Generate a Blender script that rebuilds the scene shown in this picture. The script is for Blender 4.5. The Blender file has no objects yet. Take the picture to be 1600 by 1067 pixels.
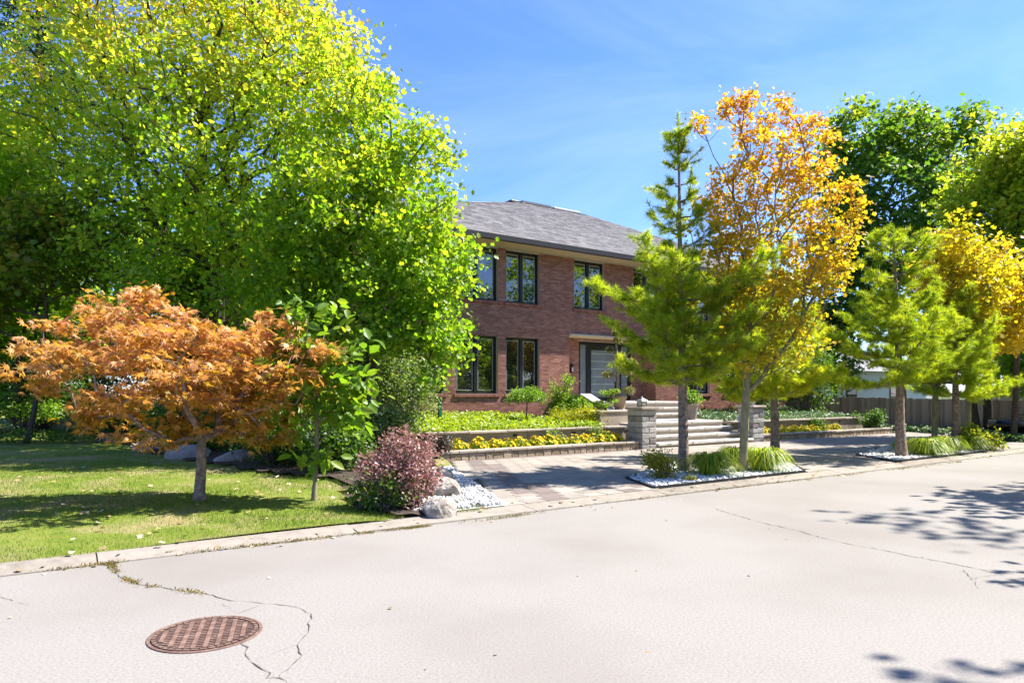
import bpy, bmesh, math, random
import numpy as np
from mathutils import Vector, Quaternion

# ------------------------------------------------------------------ camera, sky, sun, exposure
sc = bpy.context.scene
F, HZ, CH = 1066.7, 616.0, 1.5                    # focal length in photo pixels, horizon row, eye height
cam = bpy.data.cameras.new('camera'); cam_o = bpy.data.objects.new('camera', cam)
sc.collection.objects.link(cam_o); sc.camera = cam_o
cam.sensor_width = 36.0; cam.lens = 24.0; cam.shift_y = (HZ - 533.5) / 1600.0
cam.clip_start = 0.05; cam.clip_end = 3000.0
cam_o.location = (0, 0, CH); cam_o.rotation_euler = (math.radians(90), 0, 0)

SUN_AZ, SUN_EL = math.radians(74.0), math.radians(51.5)     # azimuth clockwise from +Y
world = bpy.data.worlds.new('World'); sc.world = world; world.use_nodes = True
wn, wl = world.node_tree.nodes, world.node_tree.links
wn.clear()
sky = wn.new('ShaderNodeTexSky'); sky.sky_type = 'NISHITA'; sky.sun_disc = False
sky.sun_elevation = SUN_EL; sky.sun_rotation = SUN_AZ
sky.air_density = 1.0; sky.dust_density = 0.25; sky.ozone_density = 2.2; sky.altitude = 100
bg = wn.new('ShaderNodeBackground'); bg.inputs['Strength'].default_value = 0.088
wo = wn.new('ShaderNodeOutputWorld')
# thin high cirrus, spread evenly over the whole sky
tc = wn.new('ShaderNodeTexCoord'); mp = wn.new('ShaderNodeMapping'); mp.inputs['Scale'].default_value = (0.9, 1.7, 3.2)
mp.inputs['Rotation'].default_value = (0.2, 0.5, 0.5)
nz = wn.new('ShaderNodeTexNoise'); nz.inputs['Scale'].default_value = 1.6; nz.inputs['Detail'].default_value = 9; nz.inputs['Roughness'].default_value = 0.62
nz.inputs['Distortion'].default_value = 0.6
rp = wn.new('ShaderNodeValToRGB'); rp.color_ramp.elements[0].position = 0.46; rp.color_ramp.elements[1].position = 0.92
rp.color_ramp.elements[1].color = (0.13, 0.13, 0.13, 1)
mx = wn.new('ShaderNodeMix'); mx.data_type = 'RGBA'; mx.inputs['B'].default_value = (8.0, 8.4, 9.0, 1)
wl.new(tc.outputs['Generated'], mp.inputs['Vector']); wl.new(mp.outputs[0], nz.inputs['Vector'])
wl.new(nz.outputs['Fac'], rp.inputs['Fac']); wl.new(rp.outputs['Color'], mx.inputs['Factor'])
hs = wn.new('ShaderNodeHueSaturation'); hs.inputs['Saturation'].default_value = 1.12; wl.new(sky.outputs[0], hs.inputs['Color'])
tn = wn.new('ShaderNodeMix'); tn.data_type = 'RGBA'; tn.blend_type = 'MULTIPLY'; tn.inputs['Factor'].default_value = 1.0; tn.inputs['B'].default_value = (0.62, 0.70, 1.0, 1)
wl.new(hs.outputs[0], tn.inputs['A']); wl.new(tn.outputs['Result'], mx.inputs['A']); wl.new(mx.outputs['Result'], bg.inputs['Color']); wl.new(bg.outputs[0], wo.inputs['Surface'])

sun = bpy.data.lights.new('sun', 'SUN'); sun.energy = 4.0; sun.angle = math.radians(0.53); sun.color = (1.0, 0.95, 0.87)
sun_o = bpy.data.objects.new('sun', sun); sc.collection.objects.link(sun_o)
SDIR = Vector((math.sin(SUN_AZ) * math.cos(SUN_EL), math.cos(SUN_AZ) * math.cos(SUN_EL), math.sin(SUN_EL)))
sun_o.rotation_euler = (-SDIR).to_track_quat('-Z', 'Y').to_euler(); sun_o.location = SDIR * 60

vs = sc.view_settings; vs.view_transform = 'Standard'; vs.look = 'None'; vs.gamma = 1.0; vs.use_curve_mapping = False
vs.exposure = 1.80
sc.cycles.max_bounces = 5; sc.cycles.diffuse_bounces = 3; sc.cycles.transmission_bounces = 4
sc.cycles.glossy_bounces = 3; sc.cycles.transparent_max_bounces = 6; sc.cycles.caustics_reflective = False; sc.cycles.caustics_refractive = False

# ------------------------------------------------------------------ helpers
C = sc.collection
RZ = math.radians(34.5)                          # street / house frame: u along the street, v away from it
CU, SU = math.cos(RZ), math.sin(RZ)
def W(u, v, z=0.0): return Vector((u * CU - v * SU, u * SU + v * CU, z))
def UV(p): return (p[0] * CU + p[1] * SU, -p[0] * SU + p[1] * CU)
def lawn_z(v): return 0.055 + 0.028 * max(0.0, min(v, 24) - 7.35)
def gp(px, py, zf=None):
    """ground point seen at a photo pixel; zf(v) gives the height of the ground there"""
    z = 0.0
    for _ in range(12):
        Y = F * (CH - z) / (py - HZ); X = (px - 800) / F * Y
        if zf is None: break
        z = zf(UV((X, Y))[1])
    return Vector((X, Y, z))
def pt(px, py, Y): return Vector(((px - 800) / F * Y, Y, CH + (HZ - py) * Y / F))

ORG = {}
def link(o, parent=None):
    C.objects.link(o)
    if parent is not None: o.parent = parent
    return o
def tag(o, label, cat, group=None, kind=None):
    if label: o['label'] = label
    if cat: o['category'] = cat
    if group: o['group'] = group
    if kind: o['kind'] = kind
    return o
def thing(name, label, cat, loc, group=None, rz=0.0):
    o = bpy.data.objects.new(name, None); o.empty_display_size = 0.2
    o.location = loc; o.rotation_euler = (0, 0, rz)
    link(o); tag(o, label, cat, group); return o
def hthing(name, label, cat, u, v, z, group=None):
    o = thing(name, label, cat, W(u, v, z), group, RZ); ORG[o] = (u, v, z); return o
def org(parent):
    while parent is not None:
        if parent in ORG: return ORG[parent]
        parent = parent.parent
    return (0, 0, 0)

def np_mesh(name, verts, faces, tint=None, smooth=False):
    """verts (N,3), faces (M,k) arrays -> mesh; tint is one float per face"""
    verts = np.asarray(verts, np.float32); faces = np.asarray(faces, np.int32)
    me = bpy.data.meshes.new(name); k = faces.shape[1]; m = len(faces)
    me.vertices.add(len(verts)); me.vertices.foreach_set('co', verts.ravel())
    me.loops.add(m * k); me.loops.foreach_set('vertex_index', faces.ravel())
    me.polygons.add(m); me.polygons.foreach_set('loop_start', np.arange(0, m * k, k, dtype=np.int32))
    me.update(calc_edges=True)
    if tint is not None:
        a = me.attributes.new('tint', 'FLOAT', 'FACE'); a.data.foreach_set('value', np.asarray(tint, np.float32))
    if smooth: me.polygons.foreach_set('use_smooth', np.ones(m, bool))
    return me
def obj(name, me, material, parent=None, loc=None):
    o = bpy.data.objects.new(name, me)
    if not me.materials: me.materials.append(material)
    if loc is not None: o.location = loc
    return link(o, parent)

class MB:
    """collects faces in the street frame (u, v, z)"""
    def __init__(s): s.v = []; s.f = []; s.t = []
    def quad(s, a, b, c, d, t=0.5):
        i = len(s.v); s.v += [a, b, c, d]; s.f.append((i, i+1, i+2, i+3)); s.t.append(t)
    def poly(s, pts, t=0.5):
        i = len(s.v); s.v += list(pts); s.f.append(tuple(range(i, i + len(pts)))); s.t.append(t)
    def box(s, u0, u1, v0, v1, z0, z1, t=0.5):
        i = len(s.v)
        s.v += [(u0,v0,z0),(u1,v0,z0),(u1,v1,z0),(u0,v1,z0),(u0,v0,z1),(u1,v0,z1),(u1,v1,z1),(u0,v1,z1)]
        for f in ((0,3,2,1),(4,5,6,7),(0,1,5,4),(1,2,6,5),(2,3,7,6),(3,0,4,7)): s.f.append(tuple(i+k for k in f)); s.t.append(t)
    def prism(s, pts, z0, z1, t=0.5):
        n = len(pts); i = len(s.v)
        s.v += [(p[0], p[1], z0) for p in pts] + [(p[0], p[1], z1) for p in pts]
        s.f.append(tuple(i + n + k for k in range(n))); s.t.append(t)
        s.f.append(tuple(i + n - 1 - k for k in range(n))); s.t.append(t)
        for k in range(n): s.f.append((i+k, i+(k+1) % n, i+n+(k+1) % n, i+n+k)); s.t.append(t)
    def lathe(s, u, v, prof, n=16, t=0.5, ang=0.0):
        i = len(s.v); m = len(prof)
        for r, z in prof:
            for k in range(n):
                a = 2 * math.pi * k / n + ang; s.v.append((u + r * math.cos(a), v + r * math.sin(a), z))
        for j in range(m - 1):
            for k in range(n):
                s.f.append((i+j*n+k, i+j*n+(k+1) % n, i+(j+1)*n+(k+1) % n, i+(j+1)*n+k)); s.t.append(t)
        s.f.append(tuple(i+(m-1)*n+k for k in range(n))); s.t.append(t)
        s.f.append(tuple(i+n-1-k for k in range(n))); s.t.append(t)
    def build(s, name, material, parent=None, bevel=0.0, smooth=False, top=False):
        o3 = org(parent) if parent is not None else (0, 0, 0)
        me = bpy.data.meshes.new(name)
        me.from_pydata([(a[0]-o3[0], a[1]-o3[1], a[2]-o3[2]) for a in s.v], [], s.f)
        a = me.attributes.new('tint', 'FLOAT', 'FACE'); a.data.foreach_set('value', s.t)
        if smooth:
            me.polygons.foreach_set('use_smooth', [True] * len(me.polygons))
        o = obj(name, me, material, parent)
        if parent is None: o.rotation_euler = (0, 0, RZ)
        if bevel:
            b = o.modifiers.new('bevel', 'BEVEL'); b.width = bevel; b.segments = 2; b.limit_method = 'ANGLE'
        return o

_blk = {}
def block_mesh(dx, dy, dz, c=0.012, variant=0, rough=0.0):
    """a chamfered stone block centred on its base, cached by size; rough moves its corners a little"""
    key = (round(dx, 3), round(dy, 3), round(dz, 3), c, variant, rough)
    if key in _blk: return _blk[key]
    rng = random.Random(hash(key) & 0xffff); bm = bmesh.new()
    for sx in (-1, 1):
        for sy in (-1, 1):
            for szz in (-1, 1):
                j = [rng.uniform(-rough, rough) for _ in range(3)]
                X, Y, Z = dx / 2, dy / 2, dz / 2
                for a in ((X - c, Y - c, Z), (X - c, Y, Z - c), (X, Y - c, Z - c)):
                    bm.verts.new((sx * a[0] + j[0], sy * a[1] + j[1], szz * a[2] + Z + j[2]))
    bmesh.ops.convex_hull(bm, input=bm.verts)
    me = bpy.data.meshes.new('block'); bm.to_mesh(me); bm.free(); _blk[key] = me; return me
def block(name, parent, u, v, z, dx, dy, dz, material, c=0.012, rough=0.0, variants=4, rot=0.0, rng=random):
    me = block_mesh(dx, dy, dz, c, rng.randrange(variants), rough)
    o = bpy.data.objects.new(name, me)
    if not me.materials: me.materials.append(material)
    link(o, parent); q = org(parent); o.location = (u - q[0], v - q[1], z - q[2]); o.rotation_euler = (0, 0, rot); return o

def copy_tree(root, loc=None, rz=None, scale=None, label=None, parent=None):
    c = root.copy(); C.objects.link(c); c.parent = parent
    if loc is not None: c.location = loc
    if rz is not None: c.rotation_euler = (0, 0, rz)
    if scale is not None: c.scale = (scale, scale, scale) if not hasattr(scale, '__len__') else scale
    if label: c['label'] = label
    for ch in root.children: copy_tree(ch, parent=c)
    return c

# ------------------------------------------------------------------ materials
def mat(name, cols, noise=0.0, scale=3.0, tint=0.0, rnd=0.0, base=0.0, rough=0.8, bump=0.0, bscale=40.0, bdist=0.02,
        trans=0.0, tmul=1.0, spec=0.3, metal=0.0, detail=6, stretch=None, second=None, emit=0.0):
    """procedural material: a colour ramp driven by world-space noise + a per-face tint + a per-object random"""
    m = bpy.data.materials.new(name); m.use_nodes = True; n, l = m.node_tree.nodes, m.node_tree.links
    b = n['Principled BSDF']; out = n['Material Output']
    b.inputs['Roughness'].default_value = rough; b.inputs['Specular IOR Level'].default_value = spec; b.inputs['Metallic'].default_value = metal
    geo = n.new('ShaderNodeNewGeometry'); pos = geo.outputs['Position']
    if stretch:
        mpn = n.new('ShaderNodeMapping'); mpn.inputs['Scale'].default_value = stretch
        mpn.inputs['Rotation'].default_value = (0, 0, -RZ); l.new(pos, mpn.inputs['Vector']); pos = mpn.outputs[0]
    val = None
    def add(sock, k):
        nonlocal val
        mm = n.new('ShaderNodeMath'); mm.operation = 'MULTIPLY_ADD'; l.new(sock, mm.inputs[0]); mm.inputs[1].default_value = k
        if val is None: mm.inputs[2].default_value = base
        else: l.new(val, mm.inputs[2])
        val = mm.outputs[0]
    if noise:
        t = n.new('ShaderNodeTexNoise'); t.inputs['Scale'].default_value = scale; t.inputs['Detail'].default_value = detail; t.inputs['Roughness'].default_value = 0.6
        l.new(pos, t.inputs['Vector']); add(t.outputs['Fac'], noise)
    if tint:
        a = n.new('ShaderNodeAttribute'); a.attribute_name = 'tint'; add(a.outputs['Fac'], tint)
    if rnd:
        oi = n.new('ShaderNodeObjectInfo'); add(oi.outputs['Random'], rnd)
    if val is None or len(cols) == 1:
        col = n.new('ShaderNodeRGB'); col.outputs[0].default_value = (*cols[0][1], 1); csock = col.outputs[0]
    else:
        r = n.new('ShaderNodeValToRGB'); e = r.color_ramp.elements
        while len(e) < len(cols): e.new(0.5)
        for k, (p, c) in enumerate(cols): e[k].position = p; e[k].color = (*c, 1)
        l.new(val, r.inputs['Fac']); csock = r.outputs['Color']
    if second:                                   # (colour, noise scale, threshold lo, hi, strength): a second layer such as stains or dry patches
        t2 = n.new('ShaderNodeTexNoise'); t2.inputs['Scale'].default_value = second[1]; t2.inputs['Detail'].default_value = 5
        l.new(pos, t2.inputs['Vector'])
        mr = n.new('ShaderNodeMapRange'); mr.inputs['From Min'].default_value = second[2]; mr.inputs['From Max'].default_value = second[3]; mr.inputs['To Max'].default_value = second[4]
        l.new(t2.outputs['Fac'], mr.inputs['Value'])
        mc = n.new('ShaderNodeMix'); mc.data_type = 'RGBA'; mc.inputs['B'].default_value = (*second[0], 1)
        l.new(mr.outputs[0], mc.inputs['Factor']); l.new(csock, mc.inputs['A']); csock = mc.outputs['Result']
    l.new(csock, b.inputs['Base Color'])
    if bump:
        t3 = n.new('ShaderNodeTexNoise'); t3.inputs['Scale'].default_value = bscale; t3.inputs['Detail'].default_value = 5; l.new(pos, t3.inputs['Vector'])
        bp = n.new('ShaderNodeBump'); bp.inputs['Strength'].default_value = bump; bp.inputs['Distance'].default_value = bdist
        l.new(t3.outputs['Fac'], bp.inputs['Height']); l.new(bp.outputs[0], b.inputs['Normal'])
    if trans:
        tr = n.new('ShaderNodeBsdfTranslucent'); ms = n.new('ShaderNodeMixShader'); ms.inputs[0].default_value = trans
        g = n.new('ShaderNodeMix'); g.data_type = 'RGBA'; g.blend_type = 'MULTIPLY'; g.inputs['Factor'].default_value = 1.0
        g.inputs['B'].default_value = (tmul * 1.15, tmul * 1.1, tmul * 0.5, 1) if not hasattr(tmul, '__len__') else (*tmul, 1)
        l.new(csock, g.inputs['A']); l.new(g.outputs['Result'], tr.inputs['Color'])
        l.new(b.outputs[0], ms.inputs[1]); l.new(tr.outputs[0], ms.inputs[2]); l.new(ms.outputs[0], out.inputs['Surface'])
    return m

M = {}
M['road'] = mat('road', [(0.25, (0.18, 0.162, 0.142)), (0.5, (0.240, 0.221, 0.198)), (0.75, (0.298, 0.277, 0.251))], noise=1.0, scale=60, base=0.0, rough=0.92, bump=0.25, bscale=220, bdist=0.004, detail=3,
                second=((0.185, 0.165, 0.142), 0.42, 0.44, 0.72, 0.8))
M['kerb'] = mat('kerb', [(0.25, (0.11, 0.09, 0.065)), (0.5, (0.20, 0.172, 0.138)), (0.75, (0.265, 0.235, 0.195))], noise=0.9, scale=9, rnd=0.25, base=0.05, rough=0.9, bump=0.4, bscale=70, bdist=0.008)
M['crack'] = mat('crack', [(0, (0.085, 0.07, 0.06))], rough=1.0)
M['weed'] = mat('weed', [(0, (0.10, 0.11, 0.02)), (0.5, (0.22, 0.17, 0.04)), (1, (0.33, 0.24, 0.10))], tint=1.0, rough=0.9, trans=0.3)
M['earth'] = mat('earth', [(0.3, (0.035, 0.025, 0.018)), (0.7, (0.09, 0.065, 0.045))], noise=1, scale=14, rough=1, bump=0.8, bscale=30, bdist=0.04)
M['ground'] = mat('ground', [(0.3, (0.05, 0.075, 0.02)), (0.7, (0.10, 0.12, 0.04))], noise=1, scale=0.6, rough=1)
M['lawn'] = mat('lawn', [(0.25, (0.085, 0.14, 0.010)), (0.5, (0.15, 0.20, 0.018)), (0.75, (0.21, 0.225, 0.045))], noise=1, scale=3.5, rough=1, bump=0.8, bscale=60, bdist=0.03,
                second=((0.33, 0.26, 0.13), 1.1, 0.48, 0.68, 0.85))
M['grass'] = mat('grass', [(0, (0.065, 0.125, 0.008)), (0.4, (0.125, 0.205, 0.014)), (0.72, (0.23, 0.26, 0.04)), (1, (0.42, 0.33, 0.16))], tint=1.0, rough=0.7, trans=0.35)
M['paver'] = mat('paver', [(0.0, (0.185, 0.155, 0.13)), (0.45, (0.27, 0.235, 0.198)), (1.0, (0.36, 0.318, 0.268))], noise=0.45, scale=7, rnd=0.45, tint=0.0, base=0.05, rough=0.9, bump=0.35, bscale=60, bdist=0.006)
M['paver_t'] = mat('paver_field', [(0.0, (0.185, 0.155, 0.13)), (0.45, (0.27, 0.235, 0.198)), (1.0, (0.36, 0.318, 0.268))], noise=0.45, scale=7, tint=0.45, base=0.05, rough=0.9, bump=0.35, bscale=60, bdist=0.006)
M['paver_dark'] = mat('paver_dark', [(0.0, (0.12, 0.095, 0.085)), (1.0, (0.24, 0.195, 0.17))], noise=0.5, scale=7, rnd=0.4, rough=0.9, bump=0.35, bscale=60, bdist=0.006)
M['sand'] = mat('sand', [(0.3, (0.16, 0.135, 0.105)), (0.7, (0.25, 0.215, 0.17))], noise=1, scale=20, rough=1)
M['gravel'] = mat('gravel', [(0, (0.24, 0.235, 0.225)), (0.4, (0.50, 0.495, 0.48)), (1, (0.74, 0.73, 0.71))], tint=1.0, rough=0.7)
M['plastic'] = mat('plastic', [(0, (0.03, 0.028, 0.026))], rough=0.6)
M['wallblock'] = mat('wallblock', [(0.2, (0.23, 0.17, 0.115)), (0.5, (0.37, 0.285, 0.205)), (0.85, (0.47, 0.385, 0.30))], noise=0.7, scale=13, rnd=0.45, base=-0.05, rough=0.95, bump=1.0, bscale=34, bdist=0.03)
M['wallcap'] = mat('wallcap', [(0.2, (0.27, 0.225, 0.18)), (0.8, (0.45, 0.39, 0.325))], noise=0.7, scale=10, rnd=0.3, rough=0.95, bump=0.7, bscale=50, bdist=0.015)
M['slabwall'] = mat('slabwall', [(0.2, (0.27, 0.215, 0.16)), (0.8, (0.40, 0.33, 0.255))], noise=0.7, scale=6, rnd=0.3, rough=0.9, bump=0.3, bscale=60, bdist=0.01)
M['pillar'] = mat('pillar', [(0.15, (0.15, 0.14, 0.14)), (0.5, (0.30, 0.285, 0.275)), (0.9, (0.46, 0.44, 0.425))], noise=0.65, scale=9, rnd=0.6, base=-0.1, rough=0.95, bump=0.9, bscale=28, bdist=0.03)
M['step'] = mat('step', [(0.2, (0.30, 0.27, 0.235)), (0.6, (0.48, 0.45, 0.41)), (0.9, (0.58, 0.55, 0.51))], noise=0.9, scale=5, rnd=0.15, rough=0.9, bump=0.5, bscale=30, bdist=0.012)
M['boulder'] = mat('boulder', [(0.3, (0.15, 0.125, 0.095)), (0.5, (0.31, 0.275, 0.235)), (0.72, (0.46, 0.42, 0.37))], noise=1, scale=6.5, rough=0.95, bump=0.9, bscale=14, bdist=0.04)
M['boulder_grey'] = mat('boulder_grey', [(0.25, (0.17, 0.155, 0.145)), (0.8, (0.38, 0.36, 0.34))], noise=1, scale=4.5, rough=0.95, bump=0.9, bscale=14, bdist=0.04)
M['brick'] = mat('brick', [(0.0, (0.13, 0.055, 0.044)), (0.3, (0.235, 0.098, 0.070)), (0.65, (0.315, 0.142, 0.102)), (1.0, (0.41, 0.22, 0.165))], noise=0.35, scale=26, tint=0.6, base=0.0, rough=0.9, bump=0.4, bscale=90, bdist=0.006)
M['mortar'] = mat('mortar', [(0.3, (0.42, 0.355, 0.31)), (0.7, (0.52, 0.45, 0.40))], noise=1, scale=20, rough=1)
M['shingle'] = mat('shingle', [(0.0, (0.105, 0.098, 0.10)), (0.5, (0.175, 0.165, 0.165)), (1.0, (0.26, 0.245, 0.24))], noise=0.3, scale=30, tint=0.85, base=-0.08, rough=0.9, bump=0.6, bscale=220, bdist=0.006)
M['fascia'] = mat('fascia', [(0, (0.022, 0.017, 0.017))], rough=0.45, spec=0.4)
M['soffit'] = mat('soffit', [(0.3, (0.50, 0.40, 0.24)), (0.7, (0.60, 0.49, 0.31))], noise=1, scale=4, rough=0.6)
M['frame'] = mat('frame', [(0, (0.010, 0.010, 0.012))], rough=0.4, spec=0.4)
M['spacer'] = mat('spacer', [(0, (0.32, 0.34, 0.35))], rough=0.4)
M['glass'] = mat('glass', [(0, (0.008, 0.010, 0.011))], rough=0.015, spec=1.0)
M['glass'].node_tree.nodes['Principled BSDF'].inputs['IOR'].default_value = 1.75
M['frosted'] = mat('frosted', [(0.3, (0.12, 0.145, 0.16)), (0.7, (0.19, 0.215, 0.23))], noise=1, scale=3, rough=0.25, spec=0.6)
M['frostline'] = mat('frostline', [(0, (0.5, 0.53, 0.55))], rough=0.4)
M['metal'] = mat('metal', [(0, (0.62, 0.62, 0.62))], rough=0.3, metal=1.0)
M['rust'] = mat('rust', [(0.25, (0.085, 0.05, 0.038)), (0.5, (0.17, 0.10, 0.075)), (0.75, (0.28, 0.19, 0.145))], noise=1, scale=16, rough=0.85, bump=0.5, bscale=60, bdist=0.006, metal=0.1)
M['rustdark'] = mat('rustdark', [(0.3, (0.035, 0.022, 0.02)), (0.7, (0.085, 0.05, 0.04))], noise=1, scale=30, rough=0.95)
M['fence'] = mat('fence', [(0.1, (0.17, 0.12, 0.082)), (0.5, (0.34, 0.26, 0.19)), (0.9, (0.48, 0.39, 0.31))], noise=0.75, scale=9, rnd=0.5, base=-0.12, rough=0.9, stretch=(6, 6, 0.5), bump=0.5, bscale=40, bdist=0.008)
M['greenpost'] = mat('greenpost', [(0, (0.012, 0.12, 0.06))], rough=0.5)
M['terracotta'] = mat('terracotta', [(0.3, (0.25, 0.17, 0.10)), (0.7, (0.38, 0.27, 0.17))], noise=1, scale=8, rough=0.9, bump=0.4, bscale=30)
M['potgrey'] = mat('potgrey', [(0.3, (0.17, 0.135, 0.12)), (0.7, (0.27, 0.225, 0.20))], noise=1, scale=8, rough=0.85)
M['siding'] = mat('siding', [(0, (0.72, 0.72, 0.70))], rough=0.7)
M['greyroof'] = mat('greyroof', [(0.3, (0.17, 0.17, 0.18)), (0.7, (0.27, 0.27, 0.285))], noise=1, scale=8, rough=0.9)
M['carpaint'] = mat('carpaint', [(0, (0.006, 0.006, 0.007))], rough=0.18, spec=0.6)
M['tyre'] = mat('tyre', [(0, (0.02, 0.02, 0.02))], rough=0.9)
M['lamp_glass'] = mat('lamp_glass', [(0, (0.55, 0.56, 0.52))], rough=0.2, spec=0.5)
M['lamp_metal'] = mat('lamp_metal', [(0, (0.30, 0.29, 0.29))], rough=0.5, metal=0.6)
# foliage
M['bark_grey'] = mat('bark_grey', [(0.32, (0.10, 0.078, 0.055)), (0.5, (0.23, 0.185, 0.135)), (0.68, (0.38, 0.325, 0.25))], noise=1, scale=9, rough=0.95, stretch=(3, 3, 0.8), bump=0.9, bscale=40, bdist=0.012)
M['bark_smooth'] = mat('bark_smooth', [(0.3, (0.135, 0.125, 0.06)), (0.7, (0.30, 0.265, 0.155))], noise=1, scale=7, rough=0.9, stretch=(2, 2, 1), bump=0.4, bscale=40, bdist=0.006)
M['bark_pine'] = mat('bark_pine', [(0.3, (0.09, 0.062, 0.045)), (0.5, (0.22, 0.16, 0.12)), (0.72, (0.38, 0.29, 0.225))], noise=1, scale=16, rough=0.95, bump=0.9, bscale=40, bdist=0.012)
M['bark_dark'] = mat('bark_dark', [(0.25, (0.035, 0.027, 0.02)), (0.75, (0.10, 0.08, 0.06))], noise=1, scale=9, rough=0.95, stretch=(3, 3, 0.8), bump=0.9, bscale=30, bdist=0.02)
def leafmat(name, cols, trans=0.55, tmul=2.2, rough=0.45, spec=0.4): return mat(name, cols, tint=1.0, rough=rough, trans=trans, tmul=tmul, spec=spec)
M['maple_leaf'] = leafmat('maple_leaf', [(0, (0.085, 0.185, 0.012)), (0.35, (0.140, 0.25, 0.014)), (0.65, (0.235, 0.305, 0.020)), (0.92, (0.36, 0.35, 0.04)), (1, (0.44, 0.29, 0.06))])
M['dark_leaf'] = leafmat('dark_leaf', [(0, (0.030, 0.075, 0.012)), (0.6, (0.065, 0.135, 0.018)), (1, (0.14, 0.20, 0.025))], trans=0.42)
M['orange_leaf'] = leafmat('orange_leaf', [(0, (0.23, 0.18, 0.018)), (0.28, (0.44, 0.27, 0.03)), (0.55, (0.60, 0.31, 0.085)), (0.88, (0.66, 0.38, 0.22)), (1, (0.54, 0.12, 0.09))], trans=0.5, tmul=(1.35, 1.2, 0.7))
M['gold_leaf'] = leafmat('gold_leaf', [(0, (0.22, 0.30, 0.02)), (0.25, (0.42, 0.38, 0.02)), (0.5, (0.58, 0.42, 0.024)), (0.75, (0.64, 0.38, 0.035)), (1, (0.58, 0.26, 0.06))], trans=0.55, tmul=(1.5, 1.4, 0.6))
M['yellow_leaf'] = leafmat('yellow_leaf', [(0, (0.28, 0.34, 0.02)), (0.4, (0.52, 0.46, 0.025)), (0.8, (0.66, 0.48, 0.04)), (1, (0.60, 0.34, 0.05))], trans=0.55, tmul=(1.5, 1.4, 0.6))
M['needle'] = leafmat('needle', [(0, (0.11, 0.19, 0.012)), (0.45, (0.26, 0.335, 0.014)), (0.8, (0.42, 0.44, 0.018)), (1, (0.52, 0.43, 0.05))], trans=0.48, rough=0.5)
M['sapling_leaf'] = leafmat('sapling_leaf', [(0, (0.06, 0.145, 0.012)), (0.5, (0.13, 0.225, 0.016)), (0.9, (0.25, 0.30, 0.02)), (1, (0.30, 0.12, 0.04))], trans=0.45)
M['purple_leaf'] = leafmat('purple_leaf', [(0, (0.16, 0.16, 0.05)), (0.3, (0.27, 0.145, 0.135)), (0.7, (0.46, 0.27, 0.25)), (1, (0.56, 0.41, 0.34))], trans=0.38, tmul=(1.2, 0.9, 0.8))
M['pale_leaf'] = leafmat('pale_leaf', [(0, (0.06, 0.125, 0.03)), (0.5, (0.14, 0.20, 0.06)), (0.8, (0.24, 0.29, 0.11)), (1, (0.46, 0.45, 0.30))], trans=0.35)
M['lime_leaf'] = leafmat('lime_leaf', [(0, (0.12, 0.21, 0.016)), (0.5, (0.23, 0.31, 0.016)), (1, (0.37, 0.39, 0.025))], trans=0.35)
M['fresh_leaf'] = leafmat('fresh_leaf', [(0, (0.07, 0.155, 0.016)), (0.6, (0.14, 0.25, 0.02)), (1, (0.25, 0.31, 0.025))], trans=0.4)
M['gold_thread'] = leafmat('gold_thread', [(0, (0.20, 0.24, 0.012)), (0.6, (0.36, 0.36, 0.015)), (1, (0.50, 0.42, 0.02))], trans=0.35)
M['blue_leaf'] = leafmat('blue_leaf', [(0, (0.10, 0.10, 0.03)), (0.6, (0.16, 0.17, 0.06)), (1, (0.30, 0.29, 0.12))], trans=0.25)
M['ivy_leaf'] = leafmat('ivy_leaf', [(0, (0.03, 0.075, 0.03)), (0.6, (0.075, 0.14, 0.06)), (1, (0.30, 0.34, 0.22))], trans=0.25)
M['petal'] = mat('petal', [(0, (0.62, 0.44, 0.008)), (1, (0.78, 0.64, 0.014))], tint=1.0, rough=0.7, trans=0.2, tmul=(1, 0.9, 0.5))
M['red_shrub_leaf'] = leafmat('red_shrub_leaf', [(0, (0.10, 0.16, 0.014)), (0.55, (0.23, 0.24, 0.02)), (0.85, (0.36, 0.22, 0.035)), (1, (0.36, 0.09, 0.05))], trans=0.45)
M['litter'] = mat('litter', [(0, (0.20, 0.13, 0.05)), (0.6, (0.42, 0.30, 0.14)), (1, (0.55, 0.48, 0.36))], tint=1.0, rough=0.8)

# ------------------------------------------------------------------ foliage builders
def nrm(a): return a / np.maximum(np.linalg.norm(a, axis=-1, keepdims=True), 1e-9)
T_MAPLE = (np.array([(0,0,0),(.47,.24,.10),(.22,.40,.02),(.50,.72,.12),(0,1,-.06),(-.50,.72,.12),(-.22,.40,.02),(-.47,.24,.10)], np.float32),
           np.array([(0,1,2),(0,2,6),(0,6,7),(2,3,4),(2,4,6),(6,4,5)], np.int32))
T_OVATE = (np.array([(0,0,0),(.26,.3,.07),(.22,.68,.05),(0,1,-.10),(-.22,.68,.05),(-.26,.3,.07)], np.float32),
           np.array([(0,1,2),(0,2,3),(0,3,4),(0,4,5)], np.int32))
T_SMALL = (np.array([(0,0,0),(.3,.5,.06),(0,1,0),(-.3,.5,.06)], np.float32), np.array([(0,1,2),(0,2,3)], np.int32))
def _star():
    v = [(0, .30, 0)]; tips = [(-128, .42), (-82, .62), (-42, .80), (0, .95), (42, .80), (82, .62), (128, .42)]
    for k, (a, r) in enumerate(tips):
        a0 = math.radians(a)
        if k: 
            am = math.radians((tips[k-1][0] + a) / 2); v.append((math.sin(am) * .20, .30 + math.cos(am) * .20, 0.03))
        v.append((math.sin(a0) * r, .30 + math.cos(a0) * r * .8, -0.16 * r))
    v.append((0, 0, 0))
    n = len(v); return np.array(v, np.float32), np.array([(0, k, k + 1) for k in range(1, n - 1)] + [(0, n - 1, 1)], np.int32)
T_STAR = _star()
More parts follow.
